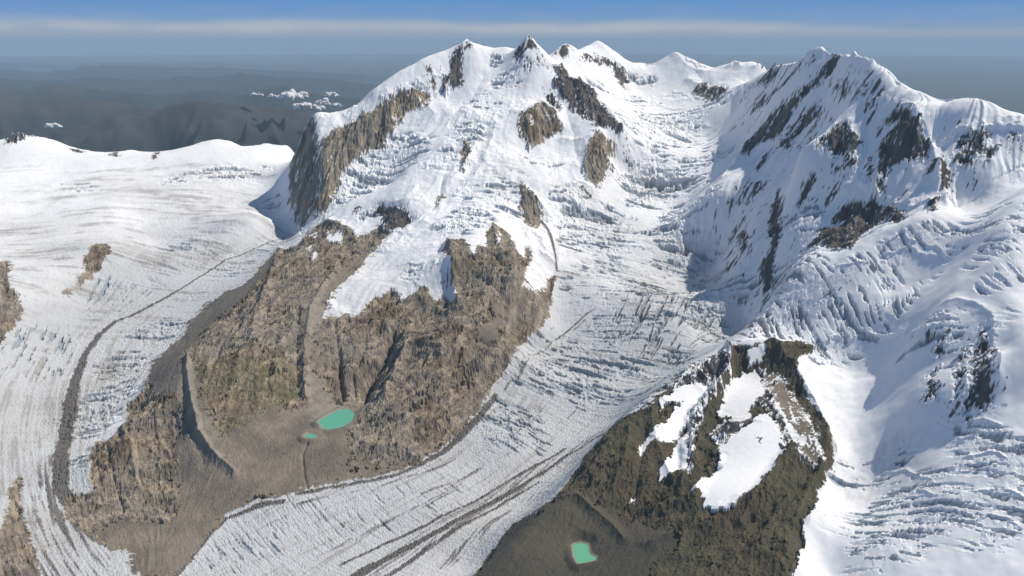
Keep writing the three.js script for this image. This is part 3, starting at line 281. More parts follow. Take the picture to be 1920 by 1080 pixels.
const MORAINES = [
  { amount: 1, line: [[-1953, 7272, 4.6], [-2139, 7028, 6.8], [-2336, 6793, 8.0], [-2475, 6320, 9.2], [-2578, 6052, 12.2], [-2677, 5816, 15.8], [-2754, 5687, 15.6], [-2773, 5480, 19.0], [-2747, 5226, 21.9], [-2681, 4980, 27.9], [-2578, 4695, 36.4], [-2478, 4419, 37.5], [-2331, 4061, 34.7], [-2210, 3809, 38.1], [-2133, 3672, 34.1], [-2048, 3568, 25.4], [-1912, 3382, 19.2], [-1797, 3284, 13.9], [-1692, 3227, 9.0]] },
  { amount: 1, line: [[-659, 3034, 26.8], [-568, 3135, 19.7], [-452, 3242, 16.2], [-293, 3360, 14.6], [-128, 3554, 13.2], [15, 3682, 11.4], [138, 3793, 9.4], [267, 3926, 7.3], [430, 3977, 6.2], [545, 3692, 4.6], [688, 3821, 4.8]] },
  { amount: 0.45, line: [[-586, 3049, 57.5], [-412, 3252, 52.6], [-193, 3470, 51.5], [0, 3682, 40.9], [213, 3902, 33.8], [438, 4052, 22.6], [619, 3862, 14.5], [907, 4040, 12.8]] },
  { amount: 0.7, line: [[-979, 3536, 5.7], [-869, 3596, 5.7], [-751, 3629, 5.7], [-644, 3657, 4.6], [-507, 3735, 4.7], [-362, 3808, 4.7], [-256, 3910, 4.8]] },
  { amount: 0.8, line: [[-994, 3603, 11.5], [-865, 3662, 11.6], [-652, 3709, 11.6], [-546, 3757, 11.7], [-440, 3837, 11.9], [-335, 3946, 14.7], [-248, 4085, 20.2], [-170, 4223, 20.9], [-89, 4434, 16.4]] },
  { amount: 0.8, line: [[274, 5106, 6.3], [393, 5257, 6.5], [478, 5338, 6.6], [535, 5365, 5.0]] },
  { amount: 0.7, line: [[176, 5088, 4.7], [236, 5167, 4.8], [314, 5311, 4.9]] },
  { amount: 0.7, line: [[471, 5293, 6.6], [301, 5123, 6.3], [149, 4946, 9.2], [46, 4592, 14.2], [-30, 4481, 13.8]] },
  { amount: 0.6, line: [[0, 3288, 12.2], [112, 3228, 14.0], [180, 3252, 10.1]] },
  { amount: 0.8, line: [[-1365, 3044, 6.2], [-1352, 3131, 6.3], [-1334, 3258, 8.7], [-1319, 3368, 11.2], [-1287, 3457, 11.4], [-1169, 3515, 16.0], [-1054, 3543, 16.0]] },
  { amount: 0.7, line: [[-2340, 3993, 45.7], [-2197, 3686, 63.6], [-2057, 3459, 84.5], [-1911, 3283, 93.8], [-1791, 3033, 130.5]] },
  { amount: 0.8, line: [[226, 6427, 15.9], [271, 6328, 15.6], [295, 6131, 11.4], [310, 5955, 7.4], [311, 5797, 7.2]] },
  { amount: 0.5, line: [[-424, 3614, 6.7], [-280, 3711, 6.9], [-157, 3818, 9.4], [0, 3929, 9.7], [139, 4111, 10.2], [348, 4333, 8.0]] },
  { amount: 0.8, line: [[-520, 3048, 13.4], [-365, 3237, 12.1], [-190, 3404, 10.5], [-25, 3603, 8.9], [128, 3725, 6.9]] },
  { amount: 0.8, line: [[-711, 3137, 7.9], [-552, 3271, 8.2], [-377, 3381, 8.4], [-197, 3558, 8.8], [-26, 3738, 9.2], [132, 3872, 9.6], [271, 3990, 7.4]] },
  { amount: 0.6, line: [[-290, 3152, 23.4], [-162, 3297, 20.4], [-24, 3479, 17.2], [100, 3611, 13.4]] },
  { amount: 0.6, line: [[-815, 3208, 12.3], [-613, 3377, 12.7], [-392, 3535, 13.2], [-205, 3720, 11.5]] },
];
const CREVASSE_FIELDS = [
[-2818, 8433, 411, 178, 1, 0], [-3200, 8253, 191, 130, 0.8, 0], [-2241, 7793, 150, 118, 0.8, 0], [-2234, 6599, 172, 192, 0.8, 0], [-2426, 5550, 205, 224, 1, 0], [-2467, 5085, 209, 259, 1, 0],
[-2372, 4539, 189, 325, 1.2, 0], [-2155, 3986, 69, 209, 1, 0], [-3025, 5120, 330, 420, 0.6, 1], [-2937, 6073, 333, 315, 0.5, 1], [-2681, 6927, 275, 145, 0.5, 0], [-4033, 8013, 221, 163, 0.3, 0],
[1156, 7159, 313, 283, 1.6, 0], [1293, 6302, 218, 483, 1.3, 0], [961, 5100, 352, 488, 1.1, 1], [462, 6747, 208, 138, 1, 0], [605, 6388, 316, 431, 0.9, 0], [376, 4751, 441, 416, 0.8, 0],
[0, 4154, 230, 238, 0.9, 0], [804, 5701, 248, 482, 0.7, 0], [1470, 5202, 133, 145, 0.8, 0], [1489, 8291, 337, 273, 1.2, 0], [1664, 7301, 277, 190, 0.7, 0], [-1042, 7731, 240, 76, 1, 0],
[-1461, 7354, 208, 214, 1, 0], [-1194, 7417, 231, 108, 0.8, 0], [-353, 6249, 231, 221, 1, 0], [-682, 5615, 76, 103, 1, 0], [0, 6764, 167, 265, 0.6, 0], [-153, 8555, 105, 98, 0.8, 0],
[-50, 8247, 152, 98, 0.9, 0], [-532, 7199, 133, 139, 0.5, 0], [-251, 6711, 165, 153, 0.6, 0], [-841, 8213, 127, 40, 1, 0], [910, 8890, 165, 96, 0.6, 0], [1346, 9333, 145, 99, 0.9, 0],
[1471, 4443, 202, 266, 1.2, 0], [2045, 4415, 270, 81, 1.1, 0], [1791, 4453, 207, 108, 0.8, 0], [1604, 4639, 151, 233, 0.9, 0], [1553, 3043, 168, 123, 0.9, 0], [1459, 3332, 89, 56, 0.6, 0],
[1329, 2972, 120, 160, 0.5, 0], [1817, 3083, 110, 148, 1.1, 0], [1746, 2762, 121, 145, 0.9, 0], [1450, 2795, 77, 105, 0.8, 0], [2375, 4250, 180, 175, 0.6, 0], [1879, 3748, 103, 93, 1, 0],
[1749, 4121, 331, 99, 0.9, 0], [1782, 5256, 137, 150, 0.8, 0], [1768, 4284, 200, 75, 0.5, 0], [2094, 3543, 76, 57, 0.2, 0], [-854, 3401, 324, 218, 0.25, 0], [-1154, 3209, 210, 147, 0.3, 0],
[-393, 3555, 264, 159, 0.25, 0], [-1108, 6799, 127, 71, 0.8, 0], [644, 5222, 259, 222, 0.6, 0], [1262, 5289, 201, 383, 0.9, 0], [1515, 6112, 97, 264, 1, 0], [1548, 3279, 201, 66, 0.7, 0],
[1588, 2859, 121, 152, 0.9, 0], [1350, 2774, 152, 99, 0.7, 0], [1624, 4131, 246, 73, 0.9, 0], [1960, 3567, 125, 178, 0.4, 0], [1869, 2913, 85, 177, 1, 0], [1302, 7894, 444, 423, 1, 0],
[1718, 8322, 314, 146, 0.8, 0], [1231, 8852, 220, 225, 0.8, 0], [-368, 7520, 185, 218, 0.6, 0], [-291, 8008, 197, 136, 0.7, 0], [-622, 7211, 178, 146, 0.7, 0], [-919, 7459, 278, 190, 0.9, 0],
[-1233, 7363, 276, 270, 1, 0], [222, 7206, 178, 129, 0.7, 0], [0, 6579, 162, 196, 0.8, 0], [-320, 6379, 197, 196, 1, 0], [1647, 4965, 193, 220, 1, 0], [1701, 4412, 175, 72, 0.7, 1],
[1349, 4508, 116, 128, 1, 0], [2300, 3953, 141, 111, 0.6, 0], [2208, 3749, 107, 75, 0.5, 0],
];
const FLOW_LINES = [
  [[-4848, 8742], [-4230, 7335], [-3365, 6041], [-3105, 5413], [-2959, 4812]],
  [[-3093, 8994], [-2984, 7556], [-3009, 6462], [-2987, 5678], [-2830, 4919], [-2590, 4319], [-2276, 3767], [-1973, 3316], [-1788, 3118]],
  [[-2193, 8234], [-2338, 7288], [-2550, 6661], [-2673, 6097], [-2756, 5564], [-2640, 4990], [-2417, 4374], [-2157, 3762], [-2012, 3513]],
  [[-1886, 7288], [-2205, 6791], [-2312, 6078], [-2412, 5513], [-2330, 4810], [-2241, 4377]],
  [[-3992, 8497], [-3580, 7114], [-3256, 6483]],
  [[-153, 8555], [-293, 8090], [-411, 7458], [-604, 6950], [-722, 6373], [-831, 5939], [-987, 5485], [-1125, 5267]],
  [[0, 7137], [-83, 6630], [-236, 6272], [-380, 6019]],
  [[-1225, 7675], [-1355, 7253], [-1572, 6943]],
  [[177, 7189], [373, 6641], [389, 6146], [361, 5613], [346, 5324]],
  [[1235, 9359], [1266, 8705], [1202, 7528], [1052, 7038], [809, 6408], [664, 5759], [514, 5276], [254, 4812], [0, 4262], [-265, 3893], [-596, 3596], [-937, 3348], [-1178, 3138]],
  [[1796, 8750], [1618, 8010], [1409, 7097], [1237, 6322], [1113, 5773], [774, 4933], [480, 4512], [224, 4147], [-52, 3789], [-338, 3476], [-593, 3238], [-735, 3036]],
  [[1503, 5353], [1325, 5102], [984, 4673], [630, 4287], [324, 3973], [50, 3635], [-184, 3270], [-301, 3015]],
  [[2462, 4574], [2141, 4470], [1916, 4424], [1685, 4356], [1485, 4389], [1263, 4395]],
  [[2407, 4173], [2116, 4030], [1917, 4115]],
  [[1815, 4022], [1713, 3925], [1578, 3616], [1517, 3373], [1368, 3078], [1215, 2861]],
  [[1906, 3202], [1761, 3125], [1593, 3003], [1432, 2842], [1299, 2682]],
  [[1962, 3109], [1804, 2930], [1638, 2721], [1509, 2583]],
  [[2358, 6825], [2101, 6647], [1795, 6290], [1633, 6179]],
  [[2399, 5714], [2260, 5458], [2062, 5202], [1845, 5047]],
];
const ICE_STEPS = [
  { rise: 22, width: 109, line: [[1946, 5243], [2022, 5161], [2138, 4972], [2207, 4770], [2270, 4626], [2352, 4655]] },
  { rise: 16, width: 87, line: [[2258, 5705], [2313, 5538], [2375, 5372], [2399, 5200]] },
  { rise: 22, width: 83, line: [[2441, 5056], [2504, 4988], [2620, 4934], [2749, 4901], [2848, 4836]] },
  { rise: 22, width: 106, line: [[-1238, 8006], [-1078, 8121], [-913, 8195], [-746, 8261], [-614, 8392]] },
  { rise: 14, width: 100, line: [[-1281, 7753], [-1096, 7800], [-843, 7654], [-662, 7445]] },
  { rise: 16, width: 56, line: [[1430, 4114], [1630, 4153], [1768, 4101], [1880, 3950], [1868, 3684]] },
  { rise: 14, width: 91, line: [[1151, 8053], [1402, 8221], [1643, 8164], [1869, 8066]] },
  { rise: 10, width: 75, line: [[1147, 7838], [1480, 8078], [1815, 8028]] },
  { rise: 14, width: 81, line: [[840, 7150], [1091, 7364], [1304, 7271], [1440, 7026]] },
  { rise: 12, width: 66, line: [[923, 7082], [1141, 7212], [1296, 7065]] },
  { rise: 12, width: 64, line: [[991, 6906], [1178, 7004], [1277, 6862]] },
  { rise: 10, width: 57, line: [[338, 6789], [512, 6874], [642, 6887]] },
  { rise: 12, width: 69, line: [[-1470, 7419], [-1247, 7465], [-1051, 7380]] },
  { rise: 10, width: 61, line: [[-1545, 7305], [-1322, 7343], [-1127, 7251]] },
  { rise: 12, width: 53, line: [[-507, 6473], [-365, 6485], [-160, 6376]] },
  { rise: 10, width: 52, line: [[-513, 6277], [-355, 6278], [-194, 6176]] },
  { rise: 8, width: 37, line: [[-811, 5780], [-718, 5774], [-609, 5613]] },
  { rise: 10, width: 40, line: [[1956, 4545], [2066, 4480], [2158, 4370], [2210, 4188]] },
  { rise: 9, width: 35, line: [[1953, 4456], [2071, 4413], [2169, 4261]] },
  { rise: 9, width: 35, line: [[1738, 4542], [1826, 4478], [1930, 4385]] },
  { rise: 10, width: 79, line: [[-230, 8597], [-102, 8557], [-10, 8515]] },
  { rise: 10, width: 61, line: [[-150, 8351], [-50, 8271], [74, 8253]] },
  { rise: 9, width: 66, line: [[-3044, 8488], [-2852, 8552], [-2581, 8522]] },
  { rise: 8, width: 57, line: [[-2943, 8332], [-2759, 8408], [-2602, 8401]] },
  { rise: 9, width: 27, line: [[1814, 3206], [1872, 3164], [1912, 3085]] },
  { rise: 9, width: 26, line: [[1774, 3155], [1836, 3124], [1868, 3030]] },
  { rise: 9, width: 25, line: [[1744, 3047], [1818, 3004], [1862, 2937]] },
  { rise: 8, width: 24, line: [[1702, 2866], [1787, 2852], [1845, 2784]] },
  { rise: 8, width: 23, line: [[1640, 2768], [1727, 2760], [1797, 2682]] },
  { rise: 8, width: 22, line: [[1538, 3253], [1613, 3187], [1640, 3023]] },
  { rise: 8, width: 22, line: [[1488, 3123], [1567, 3075], [1614, 2920]] },
  { rise: 16, width: 106, line: [[1841, 9490], [1903, 9364], [2040, 9212]] },
  { rise: 14, width: 113, line: [[1828, 8929], [1936, 8676], [2056, 8307], [2161, 8147]] },
  { rise: 10, width: 78, line: [[1288, 9320], [1426, 9300], [1471, 9216]] },
  { rise: 10, width: 64, line: [[1141, 8558], [1443, 8825], [1696, 8475]] },
  { rise: 9, width: 57, line: [[1592, 9110], [1796, 8750], [1879, 8394]] },
];
const CRESTS = [
  { rise: 20.8, width: 22, line: [[-1939, 4853], [-1879, 4667], [-1727, 4299], [-1584, 3990], [-1434, 3793], [-1319, 3704]] },
  { rise: 19.2, width: 25, line: [[-1185, 6007], [-1254, 5586], [-1275, 5213], [-1234, 4864], [-1177, 4564], [-1126, 4360]] },
  { rise: 28, width: 70, line: [[453, 8408], [657, 8749], [782, 8086], [878, 7813], [956, 7572]] },
  { rise: 22, width: 48, line: [[160, 7749], [290, 7980], [408, 7714], [449, 7670]] },
  { rise: 22, width: 55, line: [[730, 7521], [805, 7468], [896, 7452]] },
  { rise: 15, width: 35, line: [[630, 7335], [593, 7051]] },
  { rise: 18, width: 52, line: [[-436, 8637], [-498, 8520], [-565, 8417], [-622, 8253]] },
  { rise: 16, width: 52, line: [[152, 8555], [232, 8470], [311, 8415], [381, 8372]] },
  { rise: 14, width: 62, line: [[152, 8555], [120, 8419], [74, 8262]] },
  { rise: 18, width: 69, line: [[909, 9560], [1070, 9436], [1205, 9342], [1202, 9153]] },
  { rise: 14, width: 53, line: [[2337, 5850], [2228, 5751], [2038, 5653], [2043, 6148]] },
  { rise: 20, width: 40, line: [[2440, 5077], [2379, 4801], [2352, 4655]] },
  { rise: 22, width: 40, line: [[2214, 5178], [2137, 5021], [2091, 4897]] },
  { rise: 20, width: 47, line: [[1800, 5674], [1676, 5419], [1566, 5148], [1486, 4934]] },
  { rise: 12, width: 35, line: [[2010, 3801], [2079, 3699], [2086, 3580], [2023, 3386], [1964, 3251]] },
  { rise: 14, width: 35, line: [[-424, 7446], [-345, 7283], [-409, 7039]] },
  { rise: 18, width: 41, line: [[13, 6803], [130, 6730], [242, 6544]] },
  { rise: 22, width: 66, line: [[-1743, 7822], [-1646, 7532], [-1613, 7334], [-1667, 7194]] },
  { rise: 28.8, width: 38, line: [[1125, 4180], [1038, 3959], [895, 3699], [761, 3379]] },
  { rise: 22.4, width: 35, line: [[1331, 4153], [1393, 3980], [1418, 3720], [1390, 3472]] },
  { rise: 16, width: 33, line: [[649, 3727], [643, 3515], [674, 3271]] },
  { rise: 22.4, width: 36, line: [[879, 3394], [740, 3153], [522, 3129]] },
  { rise: 19.2, width: 40, line: [[1234, 3353], [1011, 3114], [781, 3029], [540, 2959]] },
  { rise: -76.8, width: 58, line: [[-729, 5049], [-748, 4785], [-814, 4673], [-838, 4295]] },
  { rise: -25.6, width: 20, line: [[-1025, 4822], [-983, 4645], [-931, 4431]] },
  { rise: -16, width: 18, line: [[-1111, 5153], [-1031, 4822]] },
  { rise: -19.2, width: 24, line: [[-663, 5104], [-701, 4874]] },
  { rise: -6.4, width: 24, line: [[-1875, 4611], [-1759, 4276], [-1611, 3969], [-1480, 3770]] },
  { rise: -16, width: 24, line: [[-1346, 5198], [-1281, 4846], [-1215, 4549], [-1164, 4391]] },
  { rise: -28.8, width: 21, line: [[812, 3652], [780, 3456], [737, 3254]] },
  { rise: -12.8, width: 16, line: [[-485, 4616], [-544, 4446]] },
  { rise: -8, width: 9, line: [[-1012, 3933], [-1028, 3848], [-995, 3723], [-959, 3646]] },
  { rise: 48, width: 54, line: [[-448, 5900], [-393, 5506], [-381, 5380], [-332, 5132]] },
  { rise: -20, width: 58, line: [[-1090, 6828], [-898, 6671], [-772, 6469]] },
  { rise: 41.6, width: 51, line: [[-593, 4821], [-646, 4613], [-678, 4273]] },
  { rise: -25.6, width: 22, line: [[-498, 4596], [-532, 4471]] },
  { rise: -32, width: 17, line: [[-1013, 4735], [-948, 4458]] },
  { rise: -22.4, width: 14, line: [[-911, 4635], [-880, 4495]] },
  { rise: 22.4, width: 41, line: [[-186, 4955], [-359, 4836], [-491, 4724], [-597, 4742]] },
  { rise: 14.4, width: 21, line: [[-120, 4683], [-211, 4575], [-318, 4455], [-529, 4243], [-703, 4145]] },
  { rise: -19.2, width: 40, line: [[-235, 4748], [-139, 4714]] },
  { rise: 25.6, width: 44, line: [[-1902, 6845], [-1682, 5737], [-1640, 5392], [-1592, 4986]] },
  { rise: 20.8, width: 50, line: [[-1626, 6898], [-1539, 6911], [-1389, 6749], [-1241, 6577], [-1113, 6153]] },
  { rise: -12.8, width: 12, line: [[-1848, 3836], [-1734, 3652]] },
  { rise: 20.8, width: 35, line: [[-136, 6162], [-68, 5654], [21, 5615]] },
  { rise: -22.4, width: 27, line: [[-126, 5684], [-66, 5478]] },
  { rise: -14.4, width: 32, line: [[-244, 5455], [-174, 5337], [-87, 5231]] },
  { rise: -16, width: 24, line: [[-902, 5143], [-884, 4899], [-894, 4713]] },
  { rise: -14.4, width: 21, line: [[-817, 5135], [-813, 4895]] },
  { rise: 12.8, width: 24, line: [[-418, 4956], [-509, 4878], [-610, 4919]] },
  { rise: -12.8, width: 22, line: [[-1776, 5259], [-1752, 4860], [-1693, 4530]] },
  { rise: 12.8, width: 29, line: [[-1580, 4832], [-1543, 4486], [-1503, 4200]] },
  { rise: -14.4, width: 23, line: [[-1415, 4934], [-1378, 4595], [-1325, 4324]] },
  { rise: 16, width: 26, line: [[-2113, 4296], [-1866, 3857], [-1755, 3649]] },
  { rise: -12.8, width: 18, line: [[-2047, 3968], [-1903, 3720], [-1777, 3513]] },
  { rise: 14.4, width: 24, line: [[-1958, 4371], [-1805, 4038], [-1693, 3772]] },
  { rise: -14.4, width: 21, line: [[-267, 4494], [-401, 4297], [-521, 4073]] },
  { rise: 14.4, width: 23, line: [[-178, 4475], [-312, 4239], [-438, 4057]] },
  { rise: 12.8, width: 19, line: [[-551, 4100], [-649, 4000], [-709, 3855]] },
  { rise: -12.8, width: 14, line: [[-602, 4065], [-698, 3964], [-755, 3850]] },
  { rise: 35.2, width: 33, line: [[1116, 4222], [1085, 4016], [1018, 3915], [863, 3739], [792, 3558], [767, 3352], [695, 3216]] },
  { rise: -22.4, width: 20, line: [[877, 3325], [719, 3189]] },
  { rise: -19.2, width: 23, line: [[610, 3203], [487, 3131]] },
  { rise: 19.2, width: 28, line: [[1180, 3377], [1029, 3177], [899, 3010]] },
  { rise: -16, width: 23, line: [[1202, 3242], [1011, 3033], [899, 2914]] },
  { rise: 16, width: 25, line: [[534, 3605], [489, 3416], [428, 3276]] },
  { rise: -16, width: 25, line: [[608, 3609], [554, 3383], [510, 3214]] },
  { rise: 14.4, width: 27, line: [[268, 3239], [369, 3121], [442, 3000]] },
  { rise: 14.4, width: 24, line: [[1322, 3339], [1146, 3063], [1019, 2839]] },
  { rise: -14.4, width: 20, line: [[1267, 3308], [1081, 3058], [968, 2870]] },
  { rise: 22, width: 40, line: [[2288, 7764], [2267, 7282], [2282, 6949], [2376, 6885], [2402, 6622], [2426, 6303], [2414, 5985]] },
  { rise: 16, width: 48, line: [[2339, 6890], [2241, 6932], [2079, 7075], [1859, 6960], [1596, 6569]] },
  { rise: 16, width: 45, line: [[2418, 6331], [2318, 6414], [2140, 6450], [1895, 6331], [1706, 6201], [1601, 6155]] },
  { rise: -12, width: 42, line: [[2391, 6563], [2272, 6634], [2090, 6742], [1837, 6553]] },
  { rise: -10, width: 35, line: [[2269, 6052], [2184, 6185], [1975, 6155], [1769, 5911]] },
  { rise: 14, width: 36, line: [[2075, 5670], [1879, 5544], [1834, 5778]] },
  { rise: -10, width: 29, line: [[2248, 5622], [2135, 5558], [2017, 5464]] },
  { rise: 12, width: 28, line: [[2149, 5604], [2139, 5459], [2074, 5361]] },
  { rise: -10, width: 28, line: [[2229, 5505], [2181, 5301], [2090, 5201]] },
  { rise: 14, width: 31, line: [[2365, 5344], [2424, 5134], [2420, 4985]] },
  { rise: -12, width: 26, line: [[2274, 4970], [2230, 4917], [2171, 4894]] },
  { rise: 10, width: 30, line: [[2616, 4921], [2531, 4804], [2474, 4755]] },
  { rise: 10, width: 30, line: [[2754, 4839], [2628, 4735]] },
  { rise: -12, width: 50, line: [[-276, 8362], [-344, 8142], [-483, 7977]] },
  { rise: 12, width: 52, line: [[-139, 7633], [-202, 7305], [-301, 6938], [-457, 6662]] },
  { rise: -12, width: 57, line: [[-571, 7826], [-751, 7680], [-875, 7485]] },
  { rise: 14, width: 44, line: [[-276, 7544], [-354, 7176], [-494, 6921]] },
  { rise: -10, width: 46, line: [[477, 7875], [532, 7575], [551, 7154]] },
  { rise: 12, width: 46, line: [[438, 7527], [572, 7473], [675, 7459]] },
  { rise: 12, width: 50, line: [[-773, 6915], [-844, 6766], [-954, 6784]] },
  { rise: -12, width: 37, line: [[-564, 7006], [-571, 6791], [-605, 6530]] },
  { rise: 12, width: 58, line: [[1753, 9547], [1843, 9334], [2019, 9105]] },
  { rise: 18, width: 45, line: [[2214, 9055], [2270, 9090], [2281, 8930]] },
  { rise: 18, width: 39, line: [[2417, 8820], [2459, 8837], [2490, 8830]] },
  { rise: 14, width: 59, line: [[1601, 9574], [1756, 9567], [1915, 9430]] },
  { rise: -12, width: 66, line: [[1886, 9266], [1968, 8837], [1920, 8356]] },
  { rise: 14, width: 49, line: [[1809, 9127], [1914, 8828], [2047, 8491], [2184, 8250]] },
];
const DUSTY = [
[-1973, 3316, 285, 320, 0.85], [-2640, 4362, 251, 755, 0.55], [-2375, 3760, 137, 345, 0.6], [-143, 3408, 315, 199, 0.35], [105, 3839, 284, 165, 0.3], [-3326, 8110, 973, 548, 0.45],
[-2556, 7551, 442, 473, 0.4], [-3694, 6979, 584, 310, 0.45], [-3647, 6531, 415, 318, 0.5], [-2840, 6768, 634, 265, 0.45], [-2406, 7034, 367, 146, 0.4], [-2554, 8415, 325, 165, 0.4],
[938, 5390, 236, 587, 0.3], [743, 6562, 326, 406, 0.3], [60, 4524, 167, 196, 0.3], [-270, 3975, 196, 156, 0.3], [1541, 3207, 153, 191, 0.3], [0, 6897, 170, 300, 0.3],
[419, 6726, 166, 167, 0.35], [1068, 7169, 268, 277, 0.3], [-2825, 5723, 472, 554, 0.25],
];
const FAR_RANGES = [
  [26, [[-31.98, 2141], [-29.63, 2162], [-28.25, 2254], [-26.34, 2452], [-25.17, 2544], [-24.19, 2683], [-23.42, 2572], [-22.45, 2558], [-21.80, 2764], [-20.77, 2939], [-19.62, 3028], [-18.71, 2917], [-17.47, 2861], [-16.30, 2791], [-15.15, 2736], [-13.86, 2680], [-12.99, 2522], [-9.00, 2156]]],
  [34, [[-31.58, 2963], [-30.07, 2885], [-29.25, 2696], [-28.34, 2679], [-27.25, 2714], [-25.81, 2563], [-24.30, 2520], [-22.76, 2328], [-21.80, 2218]]],
  [48, [[-31.54, 2528], [-30.03, 2422], [-28.45, 2389], [-27.25, 2614], [-26.27, 2345], [-24.97, 2218], [-23.08, 2104], [-21.72, 1896], [-19.67, 2046], [-18.56, 2028], [-17.21, 1738], [-15.48, 2176], [-14.41, 2246], [-13.33, 1960], [-11.17, 1605], [-7.24, 1347]]],
  [70, [[-31.50, 1927], [-29.96, 1990], [-27.86, 1829], [-25.92, 2038], [-23.58, 1839], [-21.62, 1800], [-20.40, 1968], [-18.59, 1745], [-17.00, 2110], [-15.42, 1972], [-13.27, 1827], [-10.88, 1522], [-7.20, 1083]]],
  [100, [[-31.40, 1970], [-29.88, 1878], [-27.72, 1513], [-25.37, 1974], [-22.04, 1906], [-20.57, 1661], [-17.50, 1607], [-14.34, 1390], [-10.86, 947], [-5.49, 433]]],
  [150, [[-31.36, 1322], [-28.27, 1142], [-25.82, 1222], [-22.99, 986], [-20.62, 1088], [-18.50, 959], [-16.33, 582], [-13.46, -63]]],
];
const CLOUDS = [
  ['largest white cloud, flat-bottomed, above the left end of the snow ridge', [-5975, 3031, -24000], 947, 275],
  ['round white cloud nearest the snow ridge, lower right of the largest one', [-4959, 2906, -23000], 436, 320],
  ['white cloud just left of the round one, low over the far valley', [-5487, 2794, -23200], 589, 294],
  ['small white cloud hanging just below the round cloud', [-5020, 2812, -22800], 346, 202],
  ['small white cloud farthest to the right beside the snow ridge', [-5001, 3042, -24500], 432, 185],
  ['small flat cloud to the left of the largest cloud', [-7086, 3064, -24500], 378, 142],
  ['thin wisp of cloud under the flat cloud at the left', [-6605, 3040, -24300], 249, 93],
  ['faint cloud low above the snow ridge, right of the round cloud', [-4571, 2878, -23000], 290, 145],
  ['lone small cloud above the left skyline rocks', [-11013, 2550, -21000], 410, 146],
];

// ---------------------------------------------------------------- the smooth relief: a multiquadric surface through the survey points
const NC = CONTROLS.length, RBF = (() => {
  const n = NC + 3, A = [];
  const cx = CONTROLS.map(c => c[0] / 1000), cz = CONTROLS.map(c => c[2] / 1000), cc = CONTROLS.map(c => c[3] / 1000);
  for (let i = 0; i < n; i++) {
    const row = new Float64Array(n + 1);
    if (i < NC) {
      for (let j = 0; j < NC; j++) row[j] = -Math.sqrt((cx[i] - cx[j]) ** 2 + (cz[i] - cz[j]) ** 2 + cc[j] ** 2);
      row[i] += 1e-3; row[NC] = 1; row[NC + 1] = cx[i]; row[NC + 2] = cz[i]; row[n] = CONTROLS[i][1];
    } else for (let j = 0; j < NC; j++) row[j] = i === NC ? 1 : i === NC + 1 ? cx[j] : cz[j];
    A.push(row);
  }
  for (let k = 0; k < n; k++) {
    let p = k; for (let i = k + 1; i < n; i++) if (Math.abs(A[i][k]) > Math.abs(A[p][k])) p = i;
    [A[k], A[p]] = [A[p], A[k]];
    const rk = A[k], d = 1 / rk[k];
    for (let i = k + 1; i < n; i++) { const ri = A[i], f = ri[k] * d; if (f) for (let j = k; j <= n; j++) ri[j] -= f * rk[j]; }
  }
  const w = new Float64Array(n);
  for (let i = n - 1; i >= 0; i--) { let s = A[i][n]; for (let j = i + 1; j < n; j++) s -= A[i][j] * w[j]; w[i] = s / A[i][i]; }
  return { w, cx: Float64Array.from(cx), cz: Float64Array.from(cz), c2: Float64Array.from(cc, v => v * v) };
})();
function relief(x, z) {
  x /= 1000; z /= 1000;
  const { w, cx, cz, c2 } = RBF;
  let s = w[NC] + w[NC + 1] * x + w[NC + 2] * z;
  for (let j = 0; j < NC; j++) { const dx = x - cx[j], dz = z - cz[j]; s -= w[j] * Math.sqrt(dx * dx + dz * dz + c2[j]); }
  return s;
}
// a grid that grows finer towards the valley end, so that near ice and far peaks get similar detail
const A0 = -.63, A1 = .63, R0 = 2260, R1 = 10600, NA = 1290, NR = 1000;
const DA = (A1 - A0) / (NA - 1), DR = Math.log(R1 / R0) / (NR - 1), N = NA * NR;
const KA = 300, KR = 266;
const coarse = new Float32Array(KA * KR);
for (let j = 0; j < KR; j++) for (let i = 0; i < KA; i++) {
  const r = R0 * Math.exp(Math.log(R1 / R0) * j / (KR - 1)), a = A0 + (A1 - A0) * i / (KA - 1);
  coarse[j * KA + i] = relief(r * Math.sin(a), r * Math.cos(a));
}
const cub = (p0, p1, p2, p3, t) => p1 + .5 * t * (p2 - p0 + t * (2 * p0 - 5 * p1 + 4 * p2 - p3 + t * (3 * (p1 - p2) + p3 - p0)));
const X = new Float32Array(N), Z = new Float32Array(N), Y = new Float32Array(N), R = new Float32Array(NR), sinA = new Float32Array(NA), cosA = new Float32Array(NA);
for (let i = 0; i < NA; i++) { sinA[i] = Math.sin(A0 + DA * i); cosA[i] = Math.cos(A0 + DA * i); }
for (let j = 0; j < NR; j++) {
  R[j] = R0 * Math.exp(DR * j);
  const v = j / (NR - 1) * (KR - 1), jv = Math.min(KR - 2, Math.floor(v)), tv = v - jv;
  const q = [-1, 0, 1, 2].map(k => clamp(jv + k, 0, KR - 1) * KA);
  for (let i = 0; i < NA; i++) {
    const u = i / (NA - 1) * (KA - 1), iu = Math.min(KA - 2, Math.floor(u)), tu = u - iu, a = Math.max(0, iu - 1), d = Math.min(KA - 1, iu + 2), o = j * NA + i;
    X[o] = R[j] * sinA[i]; Z[o] = R[j] * cosA[i];
    const f = q.map(b => cub(coarse[b + a], coarse[b + iu], coarse[b + iu + 1], coarse[b + d], tu));
    Y[o] = cub(f[0], f[1], f[2], f[3], tv);
  }
}
const smoothY = Float32Array.from(Y);
